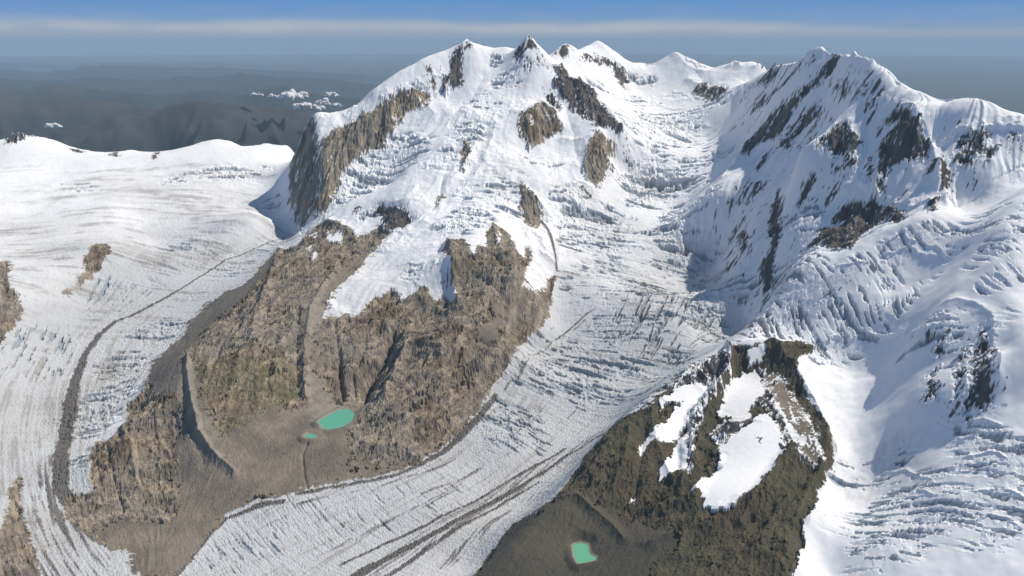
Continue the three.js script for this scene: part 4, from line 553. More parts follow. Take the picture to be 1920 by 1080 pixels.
const segDist = (line, x, z) => {
  let best = 1e18;
  for (let s = 0; s + 1 < line.length; s++) {
    const ax = line[s][0], az = line[s][1], ex = line[s + 1][0] - ax, ez = line[s + 1][1] - az, wx = x - ax, wz = z - az;
    const t = clamp((wx * ex + wz * ez) / (ex * ex + ez * ez + 1e-9), 0, 1), d = (wx - ex * t) ** 2 + (wz - ez * t) ** 2;
    if (d < best) best = d;
  }
  return Math.sqrt(best);
};
// sharp crests, moraine ridges and clefts that the smooth survey rounds off

// ---------------------------------------------------------------- what lies where: outlines drawn on the ground, their rims roughened
function cellRange(edge, pad) {
  let a0 = 9, a1 = -9, r0 = 1e9, r1 = 0;
  for (const [x, z] of edge) { const a = Math.atan2(x, z), r = Math.hypot(x, z); a0 = Math.min(a0, a); a1 = Math.max(a1, a); r0 = Math.min(r0, r); r1 = Math.max(r1, r); }
  const pa = pad / r0;
  return [clamp(Math.floor((a0 - pa - A0) / DA), 0, NA - 1), clamp(Math.ceil((a1 + pa - A0) / DA), 0, NA - 1), clamp(Math.floor(Math.log(Math.max(1, r0 - pad) / R0) / DR), 0, NR - 1), clamp(Math.ceil(Math.log((r1 + pad) / R0) / DR), 0, NR - 1)];
}
function inside(edge, x, z) {                       // signed distance, positive inside
  let best = 1e18, odd = false;
  for (let k = 0, n = edge.length, p = n - 1; k < n; p = k++) {
    const ax = edge[p][0], az = edge[p][1], bx = edge[k][0], bz = edge[k][1], ex = bx - ax, ez = bz - az, wx = x - ax, wz = z - az;
    const t = clamp((wx * ex + wz * ez) / (ex * ex + ez * ez + 1e-9), 0, 1), dx = wx - ex * t, dz = wz - ez * t, d = dx * dx + dz * dz;
    if (d < best) best = d;
    if ((az > z) !== (bz > z) && x < (bx - ax) * (z - az) / (bz - az) + ax) odd = !odd;
  }
  return odd ? Math.sqrt(best) : -Math.sqrt(best);
}
for (const { rise, width, line } of CRESTS) {
  const [i0, i1, j0, j1] = cellRange(line, width * 1.6);
  for (let j = j0; j <= j1; j++) for (let i = i0; i <= i1; i++) {
    const o = j * NA + i, d = segDist(line, X[o] + width * .35 * fbm(X[o] / 80, Z[o] / 80, 3), Z[o] + width * .35 * fbm(X[o] / 80 + 30, Z[o] / 80, 3)) / width;
    if (d < 1.4) { const t = 1 - d / 1.4; Y[o] += rise * t * (.35 + .65 * t) * 1.25; }
  }
}
for (const { rise, width, line } of ICE_STEPS) {       // the ice behind the edge stands higher, the edge breaks off
  const [i0, i1, j0, j1] = cellRange(line, width * 1.3);
  for (let j = j0; j <= j1; j++) for (let i = i0; i <= i1; i++) {
    const o = j * NA + i, x = X[o] + width * .5 * fbm(X[o] / 70, Z[o] / 70, 3), z = Z[o] + width * .6 * fbm(X[o] / 70 + 40, Z[o] / 70, 3);
    let best = 1e18, bx = 0, bz = 0, end = 1;
    for (let s = 0; s + 1 < line.length; s++) {
      const ax = line[s][0], az = line[s][1], ex = line[s + 1][0] - ax, ez = line[s + 1][1] - az, t = clamp(((x - ax) * ex + (z - az) * ez) / (ex * ex + ez * ez + 1e-9), 0, 1), dx = x - ax - ex * t, dz = z - az - ez * t, d = dx * dx + dz * dz;
      if (d < best) { best = d; bx = dx; bz = dz; end = (s + t) / (line.length - 1); }
    }
    const t = Math.sqrt(best) / width, behind = bx * sinA[i] + bz * cosA[i];
    if (behind > 0 && t < 1) Y[o] += rise * (1 - t) * (1 - t) * step(0, .12, end) * step(1, .88, end);
  }
}
const Y0 = Float32Array.from(Y);
const OWNERS = ['M1', 'LG', 'MG', 'RG', 'M2', 'RC', 'RS', 'H'], TYPES = ['snow', 'brown', 'dark', 'scree', 'green', 'talus', 'pale'];
const owner = new Uint8Array(N), type = new Uint8Array(N), child = new Uint8Array(N), depthIn = new Float32Array(N), speck = new Float32Array(N);
for (const { of, edge } of REGIONS) {
  const [i0, i1, j0, j1] = cellRange(edge, 0), id = OWNERS.indexOf(of);
  for (let j = j0; j <= j1; j++) for (let i = i0; i <= i1; i++) { const o = j * NA + i; if (inside(edge, X[o], Z[o]) > 0) owner[o] = id; }
}
// bands of moraine rubble carried along the ice
const dirt = new Float32Array(N), band = new Uint8Array(N);
MORAINES.forEach(({ amount, line }, k) => {
  const wmax = Math.max(...line.map(p => p[2])), [i0, i1, j0, j1] = cellRange(line, wmax * 2);
  for (let j = j0; j <= j1; j++) for (let i = i0; i <= i1; i++) {
    const o = j * NA + i;
    let best = 1e9;
    for (let s = 0; s + 1 < line.length; s++) {
      const [ax, az, aw] = line[s], [bx, bz, bw] = line[s + 1], ex = bx - ax, ez = bz - az, wx = X[o] - ax, wz = Z[o] - az;
      const t = clamp((wx * ex + wz * ez) / (ex * ex + ez * ez), 0, 1), d = Math.hypot(wx - ex * t, wz - ez * t) / mix(aw, bw, t);
      if (d < best) best = d;
    }
    if (best < 1.7) {
      const v = amount * step(1.35, .75, best + .35 * fbm(X[o] / 70, Z[o] / 70, 3) + .3 * noise(X[o] / 14, Z[o] / 14));
      if (v > dirt[o]) dirt[o] = v;
      if (amount === 1 && best < 1) band[o] = k + 1;
    }
  }
});
// where the ice is torn into crevasses
const crev = new Float32Array(N), crevAlong = new Float32Array(N);      // torn across the flow, or splayed along it
for (const [x, z, rx, rz, s, along] of CREVASSE_FIELDS) {
  const [i0, i1, j0, j1] = cellRange([[x - rx * 1.6, z - rz * 1.6], [x + rx * 1.6, z + rz * 1.6], [x - rx * 1.6, z + rz * 1.6], [x + rx * 1.6, z - rz * 1.6]], 0);
  for (let j = j0; j <= j1; j++) for (let i = i0; i <= i1; i++) {
    const o = j * NA + i, q = Math.hypot((X[o] - x) / rx, (Z[o] - z) / rz) + .5 * fbm(X[o] / 160, Z[o] / 160, 2);
    const v = s * step(1.25, .55, q), to = along ? crevAlong : crev; if (v > to[o]) to[o] = v;
  }
}
const dustZone = new Float32Array(N);
for (const [x, z, rx, rz, s] of DUSTY) {
  const [i0, i1, j0, j1] = cellRange([[x - rx * 1.8, z - rz * 1.8], [x + rx * 1.8, z + rz * 1.8], [x - rx * 1.8, z + rz * 1.8], [x + rx * 1.8, z - rz * 1.8]], 0);
  for (let j = j0; j <= j1; j++) for (let i = i0; i <= i1; i++) {
    const o = j * NA + i, q = Math.hypot((X[o] - x) / rx, (Z[o] - z) / rz) + .8 * fbm(X[o] / 220, Z[o] / 220, 3);
    dustZone[o] = Math.max(dustZone[o], s * step(1.3, .4, q));
  }
}
// ice flow directions
const FKA = 150, FKR = 133, fdx = new Float32Array(FKA * FKR), fdz = new Float32Array(FKA * FKR);
{
  const seg = [];
  for (const l of FLOW_LINES) for (let k = 0; k + 1 < l.length; k++) { const dx = l[k + 1][0] - l[k][0], dz = l[k + 1][1] - l[k][1], L = Math.hypot(dx, dz); if (L > 5) seg.push([l[k][0], l[k][1], dx, dz, L]); }
  for (let j = 0; j < FKR; j++) for (let i = 0; i < FKA; i++) {
    const r = R0 * Math.exp(Math.log(R1 / R0) * j / (FKR - 1)), a = A0 + (A1 - A0) * i / (FKA - 1), x = r * Math.sin(a), z = r * Math.cos(a);
    let sx = 0, sz = 0;
    for (const [ax, az, dx, dz, L] of seg) {
      const t = clamp(((x - ax) * dx + (z - az) * dz) / (L * L), 0, 1), d2 = (x - ax - dx * t) ** 2 + (z - az - dz * t) ** 2, w = 1 / (d2 * d2 + 1e8) / L;
      sx += dx * w; sz += dz * w;
    }
    const l = Math.hypot(sx, sz) + 1e-30; fdx[j * FKA + i] = sx / l; fdz[j * FKA + i] = sz / l;
  }
}
const FU = new Float32Array(N), FV = new Float32Array(N), GU = new Float32Array(N), GV = new Float32Array(N), RAT = DA / DR;
for (let j = 0; j < NR; j++) for (let i = 0; i < NA; i++) {
  const o = j * NA + i, u = i / (NA - 1) * (FKA - 1), v = j / (NR - 1) * (FKR - 1), iu = Math.min(FKA - 2, u | 0), jv = Math.min(FKR - 2, v | 0), tu = u - iu, tv = v - jv, b = jv * FKA + iu;
  let dx = mix(mix(fdx[b], fdx[b + 1], tu), mix(fdx[b + FKA], fdx[b + FKA + 1], tu), tv), dz = mix(mix(fdz[b], fdz[b + 1], tu), mix(fdz[b + FKA], fdz[b + FKA + 1], tu), tv);
  let l = Math.hypot(dx, dz) + 1e-9; dx /= l; dz /= l;
  FU[o] = dx * cosA[i] - dz * sinA[i]; FV[o] = dx * sinA[i] + dz * cosA[i];
  const e = 6, i1 = Math.min(NA - 1, i + e), i0 = Math.max(0, i - e), j1 = Math.min(NR - 1, j + e), j0 = Math.max(0, j - e);
  const gu = (smoothY[j * NA + i1] - smoothY[j * NA + i0]) / ((i1 - i0) * DA), gv = (smoothY[j1 * NA + i] - smoothY[j0 * NA + i]) / ((j1 - j0) * DR);
  l = Math.hypot(gu, gv) + 1e-9; GU[o] = gu / l; GV[o] = gv / l;
}
// grain drawn out along a direction: noise averaged along lines of flow (turn = 1) or across them
function drawnOut(du, dv, across, len, scale, seed) {
  const src = new Float32Array(N), out = new Float32Array(N), rr = mulberry(seed);
  for (let o = 0; o < N; o++) src[o] = rr() - .5;
  const tmp = new Float32Array(N);
  for (let pass = 0; pass < scale; pass++) {      // soften
    for (let j = 0; j < NR; j++) for (let i = 1; i < NA - 1; i++) { const o = j * NA + i; tmp[o] = .25 * src[o - 1] + .5 * src[o] + .25 * src[o + 1]; }
    for (let j = 1; j < NR - 1; j++) for (let i = 0; i < NA; i++) { const o = j * NA + i; src[o] = .25 * tmp[o - NA] + .5 * tmp[o] + .25 * tmp[o + NA]; }
  }
  let sum = 0, sum2 = 0;
  for (let j = 0; j < NR; j++) for (let i = 0; i < NA; i++) {
    const o = j * NA + i; let s = src[o], n = 1;
    for (let dir = -1; dir <= 1; dir += 2) {
      let u = i, v = j, q = o;
      for (let k = 0; k < len; k++) {
        const a = across ? -dv[q] : du[q], b = across ? du[q] : dv[q];
        u += dir * a; v += dir * b * RAT;
        const iu = (u + .5) | 0, jv = (v + .5) | 0;
        if (iu < 0 || jv < 0 || iu >= NA || jv >= NR) break;
        q = jv * NA + iu; s += src[q]; n++;
      }
    }
    out[o] = s / n; sum += out[o]; sum2 += out[o] * out[o];
  }
  const m = sum / N, sd = Math.sqrt(sum2 / N - m * m);
  for (let o = 0; o < N; o++) out[o] = (out[o] - m) / sd;
  return out;
}
const streak = drawnOut(FU, FV, false, 34, 1, 11), streak2 = drawnOut(FU, FV, false, 60, 5, 12), slits = drawnOut(FU, FV, true, 18, 1, 13), slits2 = drawnOut(FU, FV, true, 30, 2, 14), splay = drawnOut(FU, FV, false, 18, 1, 31), strata = drawnOut(FU, FV, false, 9, 1, 21), strata2 = drawnOut(FU, FV, false, 22, 5, 22), bands = drawnOut(FU, FV, true, 16, 1, 23), bands2 = drawnOut(FU, FV, true, 30, 6, 24), flutes = drawnOut(GU, GV, false, 45, 6, 17), ribs = drawnOut(GU, GV, false, 7, 1, 15), ribs2 = drawnOut(GU, GV, false, 16, 5, 16), ribs3 = drawnOut(GU, GV, false, 26, 14, 18);

OUTCROPS.forEach((c, k) => {
  const [i0, i1, j0, j1] = cellRange(c.edge, 40), id = OWNERS.indexOf(c.of), ty = TYPES.indexOf(c.type);
  for (let j = j0; j <= j1; j++) {
    const w = .0045 * R[j] * (c.type === 'scree' || c.type === 'talus' || c.type === 'pale' || c.type === 'green' && c.of === 'RC' ? 2.6 : 1);
    for (let i = i0; i <= i1; i++) {
      const o = j * NA + i, x = X[o] + w * (fbm(X[o] / 90, Z[o] / 90, 4) + .8 * fbm(X[o] / 19, Z[o] / 19, 2)), z = Z[o] + w * 1.4 * (fbm(X[o] / 90 + 50, Z[o] / 90, 4) + .8 * fbm(X[o] / 19 + 9, Z[o] / 19, 2));
      let d = inside(c.edge, x, z);
      if (c.type === 'dark' || c.type === 'snow' || c.snow > .2) d += (c.type === 'snow' ? .0007 : .0012) * R[j] * (ribs2[o] + .8 * ribs[o]) * (c.edge.length > 6 ? 1 : .4);
      if (d > 0) { owner[o] = id; type[o] = ty; child[o] = k + 1; depthIn[o] = d; speck[o] = c.snow; }
    }
  }
});


// ---------------------------------------------------------------- fine relief and the colour of the matter itself
// how far a place belongs to the bare glacier tongues, softened at their margins
const tongueness = new Float32Array(N);
{
  const t = new Float32Array(N), w = 14;
  for (let o = 0; o < N; o++) tongueness[o] = owner[o] === 1 || owner[o] === 2 ? 1 : type[o] && !TYPES[type[o]].startsWith('snow') && owner[o] !== 0 && owner[o] !== 4 && owner[o] !== 7 ? 1 : 0;
  for (let pass = 0; pass < 2; pass++) {
    for (let j = 0; j < NR; j++) { let s = 0; for (let i = -w; i < NA; i++) { if (i + w < NA) s += tongueness[j * NA + i + w]; if (i - w - 1 >= 0) s -= tongueness[j * NA + i - w - 1]; if (i >= 0) t[j * NA + i] = s / (2 * w + 1); } }
    for (let i = 0; i < NA; i++) { let s = 0; for (let j = -w; j < NR; j++) { if (j + w < NR) s += t[(j + w) * NA + i]; if (j - w - 1 >= 0) s -= t[(j - w - 1) * NA + i]; if (j >= 0) tongueness[j * NA + i] = s / (2 * w + 1); } }
  }
}
const grit = new Float32Array(N); { const g = mulberry(5); for (let o = 0; o < N; o++) grit[o] = g() * 2 - 1; }
const COL = new Float32Array(N * 3);
const SNOW = [.885, .88, .872], ICE = [.41, .42, .43], SHADED_ICE = [.24, .29, .33], RUBBLE = [.095, .082, .072], DUST = [.33, .312, .288];
const BROWN = [.16, .118, .075], TAN = [.43, .355, .25], GREY = [.205, .184, .155], CRACK = [.05, .042, .035], DARK = [.075, .068, .066], DARK2 = [.15, .128, .11], SCREE = [.235, .195, .148], SCREE2 = [.14, .12, .097], OLIVE = [.092, .082, .044], RUST = [.13, .082, .048], MOSS = [.115, .105, .05], COAL = [.035, .034, .033];
const pick = (p, q, t) => [mix(p[0], q[0], t), mix(p[1], q[1], t), mix(p[2], q[2], t)];
for (let j = 0; j < NR; j++) {
  const cell = DA * R[j];
  for (let i = 0; i < NA; i++) {
    const o = j * NA + i, x = X[o], z = Z[o], y0 = Y0[o], ty = type[o], ow = owner[o];
    const soft = ty ? clamp(depthIn[o] / (5 * cell), 0, 1) : 0;
    const n1 = fbm(x / 70, z / 70, 4), n2 = fbm(x / 23 + 8, z / 23, 3), n3 = fbm(x / 9, z / 9 + 4, 2), wide = fbm(x / 520, z / 520, 3);
    let h = 0, c = [0, 0, 0], snowy = ty === 0;
    if (ty) {
      const wx = x + 26 * n1, wz = z + 26 * fbm(x / 70 + 60, z / 70, 2);
      const rg = ridged(wx / 330, wz / 330, 4) - .58, rg2 = ridged(wx / 92, wz / 92, 4) - .58;
      const K = [0, ow === 0 ? [34, 10, .5, 4, .1, .5, .5] : [54, 10, 0, .4, .2, 1.6, .6], [34, 12, .6, 4, .1, .5, .5], [6, 2, .1, .2, .1, 1, .26], [40, 7, 0, .4, .2, 1.6, .5], [9, 3, .1, .4, .15, 1, .25], [3, 1.5, .1, .2, .05, .3, .22]][ty];
      let tone = 0; const rough = .25 + .95 * step(-.2, .3, fbm(x / 240 + 21, z / 240, 3)); if (ow === 0 || ow === 4) h += 16 * clamp(depthIn[o] / 45, 0, 1);
      if (ty !== 3 && ty < 5) {                   // fractured along a slanting strike
        const u = (x * .91 - z * .41) + 14 * n1, v = (z * .91 + x * .41) * .5 + 14 * n2;
        let q = blocks(u / 58, v / 58); h += soft * 15 * rough * q[0]; tone = q[1] * .45;
        q = blocks(u / 23 + 5, v / 23); h += soft * 8.5 * rough * q[0]; tone += q[1] * .5;
        q = blocks(u / (2.6 * cell), v / (2.6 * cell) + 9); h += soft * .75 * cell * q[0]; tone = (tone + q[1] * .5) * (.45 + .55 * rough);
      }
      h += soft * (K[0] * rg + K[1] * rg2 + K[2] * cell * ribs[o] + K[3] * ribs2[o] + (ty === 2 || ow === 0 ? 11 * ribs3[o] : 0) + K[4] * cell * strata[o] + K[5] * strata2[o] + K[6] * cell * (grit[o] * .8 + 1.6 * n3));
      const t1 = step(-.4, .5, n1 + .22 * strata2[o]), t2 = step(-.9, 1.1, .55 * strata[o] + .8 * n2 + .8 * n3), t3 = step(-.35, .35, wide), fine = step(.15, .9, n3 + .6 * grit[o]);
      const crack = step(-.55, -1.5, .8 * strata[o] + 1.1 * n2);
      if (ty === 1) c = pick(pick(pick(pick(BROWN, GREY, Math.max(t3, 1 - rough) * .9), TAN, t1 * t2 * .75), tone > 0 ? TAN : CRACK, Math.min(1, Math.abs(tone) * .95)), CRACK, crack * .4);
      else if (ty === 2) c = pick(pick(pick(DARK, DARK2, t1), [.21, .17, .13], step(.2, .8, n2 + wide) * .5), tone > 0 ? DARK2 : [.04, .038, .038], Math.abs(tone));
      else if (ty === 3) c = pick(pick(pick(SCREE, SCREE2, clamp(step(-.3, .35, fbm(x / 210 + 5, z / 210, 3)) * .75 + .25 * t1, 0, 1)), [.30, .265, .215], fine * .35), CRACK, step(.6, .95, -grit[o] + .3 * n2) * .35);
      else if (ty === 6) c = pick(pick([.27, .235, .185], [.20, .178, .145], t1), [.36, .32, .26], fine * .35);
      else if (ty === 5) c = pick(pick(ow === 5 ? [.155, .135, .11] : [.062, .056, .042], ow === 5 ? [.105, .095, .082] : [.09, .078, .055], t3), [.17, .155, .13], fine * .22);  // on the rock ridge this darker scree tone paints in shade
      else if (ow === 5) c = pick(pick(pick(MOSS, BROWN, t3), TAN, t2 * t1 * .5), tone > 0 ? TAN : CRACK, Math.min(1, Math.abs(tone) * .9));
      else c = pick(pick(pick(OLIVE, RUST, t3 * t1 * .8), COAL, (1 - t2) * .45), tone > 0 ? [.14, .125, .08] : COAL, Math.min(1, Math.abs(tone) * .9));
      // new snow lying on the ledges, in flecks
      if (speck[o] > 0) {
        const q = .4 * ribs[o] + .3 * ribs2[o] + .9 * n1 + 1.1 * n2 + 1.2 * n3 + .3 * grit[o] + 1.2 * step(40, 0, depthIn[o]);
        if (q > mix(1.9, -.35, speck[o])) { c = SNOW.slice(); snowy = true; }
      }
    }
    if (ty === 0) {
      // snow and ice
      const tg = step(.2, .8, tongueness[o] + .25 * n1), tongue = tg > .02, patch = child[o] > 0;
      const bare = patch ? 0 : Math.max(tg * step(3330, 2780, y0 + 160 * wide + 50 * n1) * (ow === 3 || ow === 7 ? .3 : 1), ow === 0 ? step(3230, 3080, y0 + 60 * n1) * .4 : 0);
      if (!patch) h += (ow === 0 || ow === 2 && y0 > 3400 ? 34 * (ridged(x / 300 + .5 * wide, z / 300 + .3 * n1, 3) - .55) * step(-.35, .45, fbm(x / 700 + 3, z / 700, 2)) * step(4300, 4000, y0) : 0) + mix(20, 7, tg) * fbm(x / 330, z / 330, 4) + (ow === 4 ? 5 : ow === 0 ? 1.2 : 0) * flutes[o];
      const low = step(2760, 2640, y0 + 40 * n1), patchy = step(-.25, .35, fbm(x / 260 + 11, z / 260, 3) + .25 * bands2[o]);
      h += .35 * cell * n2 * (.4 + bare) + cell * mix(.5 * slits[o], .15 * slits[o] + .14 * streak[o] + .7 * n3 + .3 * grit[o], low) * (.08 + .92 * bare * mix(patchy, 1, low)) * mix(.25, 1, tg) + tg * 3.2 * bands2[o] * patchy * (1 - .8 * low) * step(3500, 3300, y0);
      // crevasses
      const cv = patch ? 0 : Math.max(crev[o], ow === 2 ? .55 * patchy * step(2700, 2800, y0) * step(3900, 3600, y0) : 0), ca = patch ? 0 : crevAlong[o];
      let gap = 0;
      if (cv > 0) {
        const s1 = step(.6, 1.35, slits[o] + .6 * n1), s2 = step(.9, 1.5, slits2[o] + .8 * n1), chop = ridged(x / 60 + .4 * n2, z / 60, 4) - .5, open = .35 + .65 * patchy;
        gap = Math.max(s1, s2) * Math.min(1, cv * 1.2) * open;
        h -= cv * cell * (6 * s1 + 8 * s2) * open; const lump = ow === 3 ? .35 : 1; h += lump * cv * (cv > .85 ? 14 : 5) * chop; if (cv > .5) { const q = blocks(x / 21 + .6 * n1, z / 36 + .6 * n2); h += lump * (cv - .4) * 14 * q[0]; }
      }
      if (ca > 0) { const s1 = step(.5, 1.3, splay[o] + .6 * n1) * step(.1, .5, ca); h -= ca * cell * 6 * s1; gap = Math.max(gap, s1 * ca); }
      c = pick(SNOW, ICE, bare * .8);
      if (gap > .3) c = pick(c, SHADED_ICE, .8);       // bare ice colour, darkened to paint shade into the crevasse slits
      if (!patch && (ow === 4 || ow === 0 || ow === 7)) {
        const j1 = Math.min(NR - 1, j + 5), j0 = Math.max(0, j - 5), i1 = Math.min(NA - 1, i + 5), i0 = Math.max(0, i - 5);
        const sl = Math.hypot((smoothY[j * NA + i1] - smoothY[j * NA + i0]) / ((i1 - i0) * cell), (smoothY[j1 * NA + i] - smoothY[j0 * NA + i]) / ((j1 - j0) * DR * R[j]));
        const q = .3 * ribs2[o] + .3 * ribs3[o] + .6 * ribs[o] + 1.1 * n1 + 1.3 * n2 + .8 * n3 + 1.6 * wide - 3.2 * step(1.25, .62, sl);
        if (q > (ow === 4 ? 1.15 : 1.4)) { c = pick(DARK, DARK2, step(-.4, .5, n2)); h += 2; }
      }
      // wind-laid and melted-out dust in streaks along the flow
      let d = dustZone[o] * (.35 + .65 * step(-.8, 1.4, (ow === 1 && y0 > 2950 ? bands2[o] : streak[o] * .6 + .5 * streak2[o]) + bands[o] * .6 + n1));
      if (tongue) {
        const up = step(2850, 3050, y0), along = streak[o] * .8 + .5 * streak2[o], over = bands[o] * .7 + .6 * bands2[o] + 1.6 * wide;
        d += tg * (ow === 1 ? .26 : .26) * patchy * step(3560, 3300, y0) * step(.3, 1.8, mix(along, over, ow === 1 ? up : .45) + 1.2 * n1);
      }
            d += bare * mix(patchy, 1, low) * (mix(.5, .34, low) * step(.1, 1.8, mix(bands[o], streak[o] * .7, low) + .9 * n2) + mix(.3, .55, low) * step(.1, 1.6, mix(bands2[o], streak2[o], low) + 1.2 * wide) * step(-.8, 1, mix(bands[o], streak[o], low)));
      c = pick(c, DUST, clamp(d, 0, .8));
      const m = clamp(dirt[o] * (1 + .3 * streak[o] * (1 - dirt[o] * .8) + .2 * n2), 0, 1);
      const mm = patch ? 0 : dirt[o] >= .75 ? step(.25, .8, m) : m * step(-.6, .9, streak[o] + .5 * streak2[o]);
      c = pick(c, RUBBLE, mm * .93);
      h += mm * (3 + 1.2 * cell * (grit[o] * .5 + n3)) * (1 - gap);
    } else if (snowy) h += .8;
    Y[o] = Y0[o] + h;
    const v = 1 + .05 * n2;
    COL[o * 3] = c[0] * v; COL[o * 3 + 1] = c[1] * v; COL[o * 3 + 2] = c[2] * v;
  }
}
// lake beds are cut below the water
for (const lake of LAKES) {
  const [i0, i1, j0, j1] = cellRange(lake.edge, 60);
  for (let j = j0; j <= j1; j++) for (let i = i0; i <= i1; i++) {
    const o = j * NA + i, d = inside(lake.edge, X[o], Z[o]);
    if (d > -8 && d < 3) { const t = .7; COL[o * 3] = mix(COL[o * 3], .30, t); COL[o * 3 + 1] = mix(COL[o * 3 + 1], .27, t); COL[o * 3 + 2] = mix(COL[o * 3 + 2], .21, t); }
    if (d > -45) { const bed = lake.level + (d > 0 ? -Math.min(9, .5 + d * .5) : Math.min(14, -d * .35) + .4), t = step(-45, -6, d); Y[o] = mix(Y[o], bed, t); }
  }
}

// ---------------------------------------------------------------- meshes: one per named part, all cut from the same surface
const NRM = new Float32Array(N * 3);
for (let j = 0; j < NR; j++) for (let i = 0; i < NA; i++) {
  const o = j * NA + i, a = j * NA + Math.max(0, i - 1), b = j * NA + Math.min(NA - 1, i + 1), c = Math.max(0, j - 1) * NA + i, d = Math.min(NR - 1, j + 1) * NA + i;
  const ux = X[b] - X[a], uy = Y[b] - Y[a], uz = -(Z[b] - Z[a]), vx = X[d] - X[c], vy = Y[d] - Y[c], vz = -(Z[d] - Z[c]);
  let nx = uy * vz - uz * vy, ny = uz * vx - ux * vz, nz = ux * vy - uy * vx; const l = Math.hypot(nx, ny, nz) * (ny < 0 ? -1 : 1);
  NRM[o * 3] = nx / l; NRM[o * 3 + 1] = ny / l; NRM[o * 3 + 2] = nz / l;
}
const snowMat = new THREE.MeshStandardMaterial({ vertexColors: true, roughness: .9, metalness: 0, flatShading: true });
const rockMat = new THREE.MeshStandardMaterial({ vertexColors: true, roughness: 1, metalness: 0 });
const cragMat = new THREE.MeshStandardMaterial({ vertexColors: true, roughness: 1, metalness: 0, flatShading: true });
const remap = new Int32Array(N).fill(-1);
function cutOut(quads, faceted) {
  const ids = [], index = new Uint32Array(quads.length * 6);
  let k = 0;
  const at = o => { if (remap[o] < 0) { remap[o] = ids.length; ids.push(o); } return remap[o]; };
  for (const o of quads) {
    const a = at(o), b = at(o + 1), c = at(o + NA), d = at(o + NA + 1);
    index[k++] = a; index[k++] = b; index[k++] = d; index[k++] = a; index[k++] = d; index[k++] = c;
  }
  const n = ids.length, pos = new Float32Array(n * 3), nor = new Float32Array(n * 3), col = new Float32Array(n * 3);
  ids.forEach((o, i) => {
    pos[i * 3] = X[o]; pos[i * 3 + 1] = Y[o]; pos[i * 3 + 2] = -Z[o];
    for (let q = 0; q < 3; q++) { nor[i * 3 + q] = NRM[o * 3 + q]; col[i * 3 + q] = COL[o * 3 + q]; }
    remap[o] = -1;
  });
  const g = new THREE.BufferGeometry();
  g.setAttribute('position', new THREE.BufferAttribute(pos, 3)); if (!faceted) g.setAttribute('normal', new THREE.BufferAttribute(nor, 3)); g.setAttribute('color', new THREE.BufferAttribute(col, 3));
  g.setIndex(new THREE.BufferAttribute(index, 1));
  return g;
}
const GROUND = {
  M1: ['snow_mountain', 'broad snow mountain with several summits and brown rock faces', 'mountain', 'snow_cover'],
  M2: ['snow_mountain_001', 'steep shaded snow mountain on the right with dark rock bands', 'mountain', 'snow_cover'],
  LG: ['glacier', 'wide flat glacier on the left with a dark curving medial moraine', 'glacier', 'ice_surface'],
  MG: ['glacier_001', 'long crevassed glacier flowing down the middle to the lower left', 'glacier', 'ice_surface'],
  RG: ['glacier_002', 'bright snow-covered glacier at the right edge', 'glacier', 'ice_surface'],
  RC: ['rock_ridge', 'brown rock ridge between the left and middle glaciers with a green lake', 'rock ridge', 'rock'],
  RS: ['rocky_hill', 'dark olive rocky hill with snowfields at the lower right', 'hill', 'rock'],
  H: ['snow_hill', 'rounded snow hill with a shaded rocky side at the right edge', 'hill', 'snow_cover'],
};
const buckets = new Map();
for (let j = 0; j < NR - 1; j++) for (let i = 0; i < NA - 1; i++) {
  const o = j * NA + i, key = owner[o] * 1000 + (child[o] ? child[o] : band[o] ? 500 + band[o] : 0);
  let b = buckets.get(key); if (!b) buckets.set(key, b = []);
  b.push(o);
}
const groups = {};
for (const of of OWNERS) {
  const [name, label, category] = GROUND[of], g = new THREE.Group();
  g.name = name; g.userData = { label, category, kind: 'structure' };
  scene.add(g); groups[of] = g;
}
for (const [key, quads] of [...buckets].sort((a, b) => a[0] - b[0])) {
  const of = OWNERS[Math.floor(key / 1000)], k = key % 1000, g = groups[of], oc = k > 0 && k < 500 ? OUTCROPS[k - 1] : null;
  const m = new THREE.Mesh(cutOut(quads, true), oc && oc.type !== 'snow' ? cragMat : snowMat);
  m.name = oc ? oc.name : k ? 'medial_moraine' : GROUND[of][3];
  m.castShadow = m.receiveShadow = true;
  g.add(m);
}

// ---------------------------------------------------------------- lakes of milky green melt water
const LAKE_LOOK = [['lake', 'larger turquoise lake in the hollow of the brown rock ridge', [.115, .39, .25]], ['lake_001', 'tiny turquoise pond below the larger lake', [.115, .39, .28]], ['lake_002', 'pale green lake on the dark hill at the bottom edge', [.14, .41, .25]]];
LAKES.forEach((lake, k) => {
  const s = new THREE.Shape(new THREE.SplineCurve(lake.edge.concat([lake.edge[0]]).map(p => new THREE.Vector2(p[0], p[1]))).getPoints(70));
  const g = new THREE.ExtrudeGeometry(s, { depth: 1.2, bevelEnabled: false });
  g.rotateX(-Math.PI / 2);
  const m = new THREE.Mesh(g, new THREE.MeshStandardMaterial({ color: new THREE.Color().setRGB(...LAKE_LOOK[k][2]), roughness: .1, metalness: 0 }));
  m.position.y = lake.level - 1.2;
  m.name = LAKE_LOOK[k][0]; m.userData = { label: LAKE_LOOK[k][1], category: 'lake', kind: 'structure' };
  m.castShadow = m.receiveShadow = true;
  scene.add(m);
});

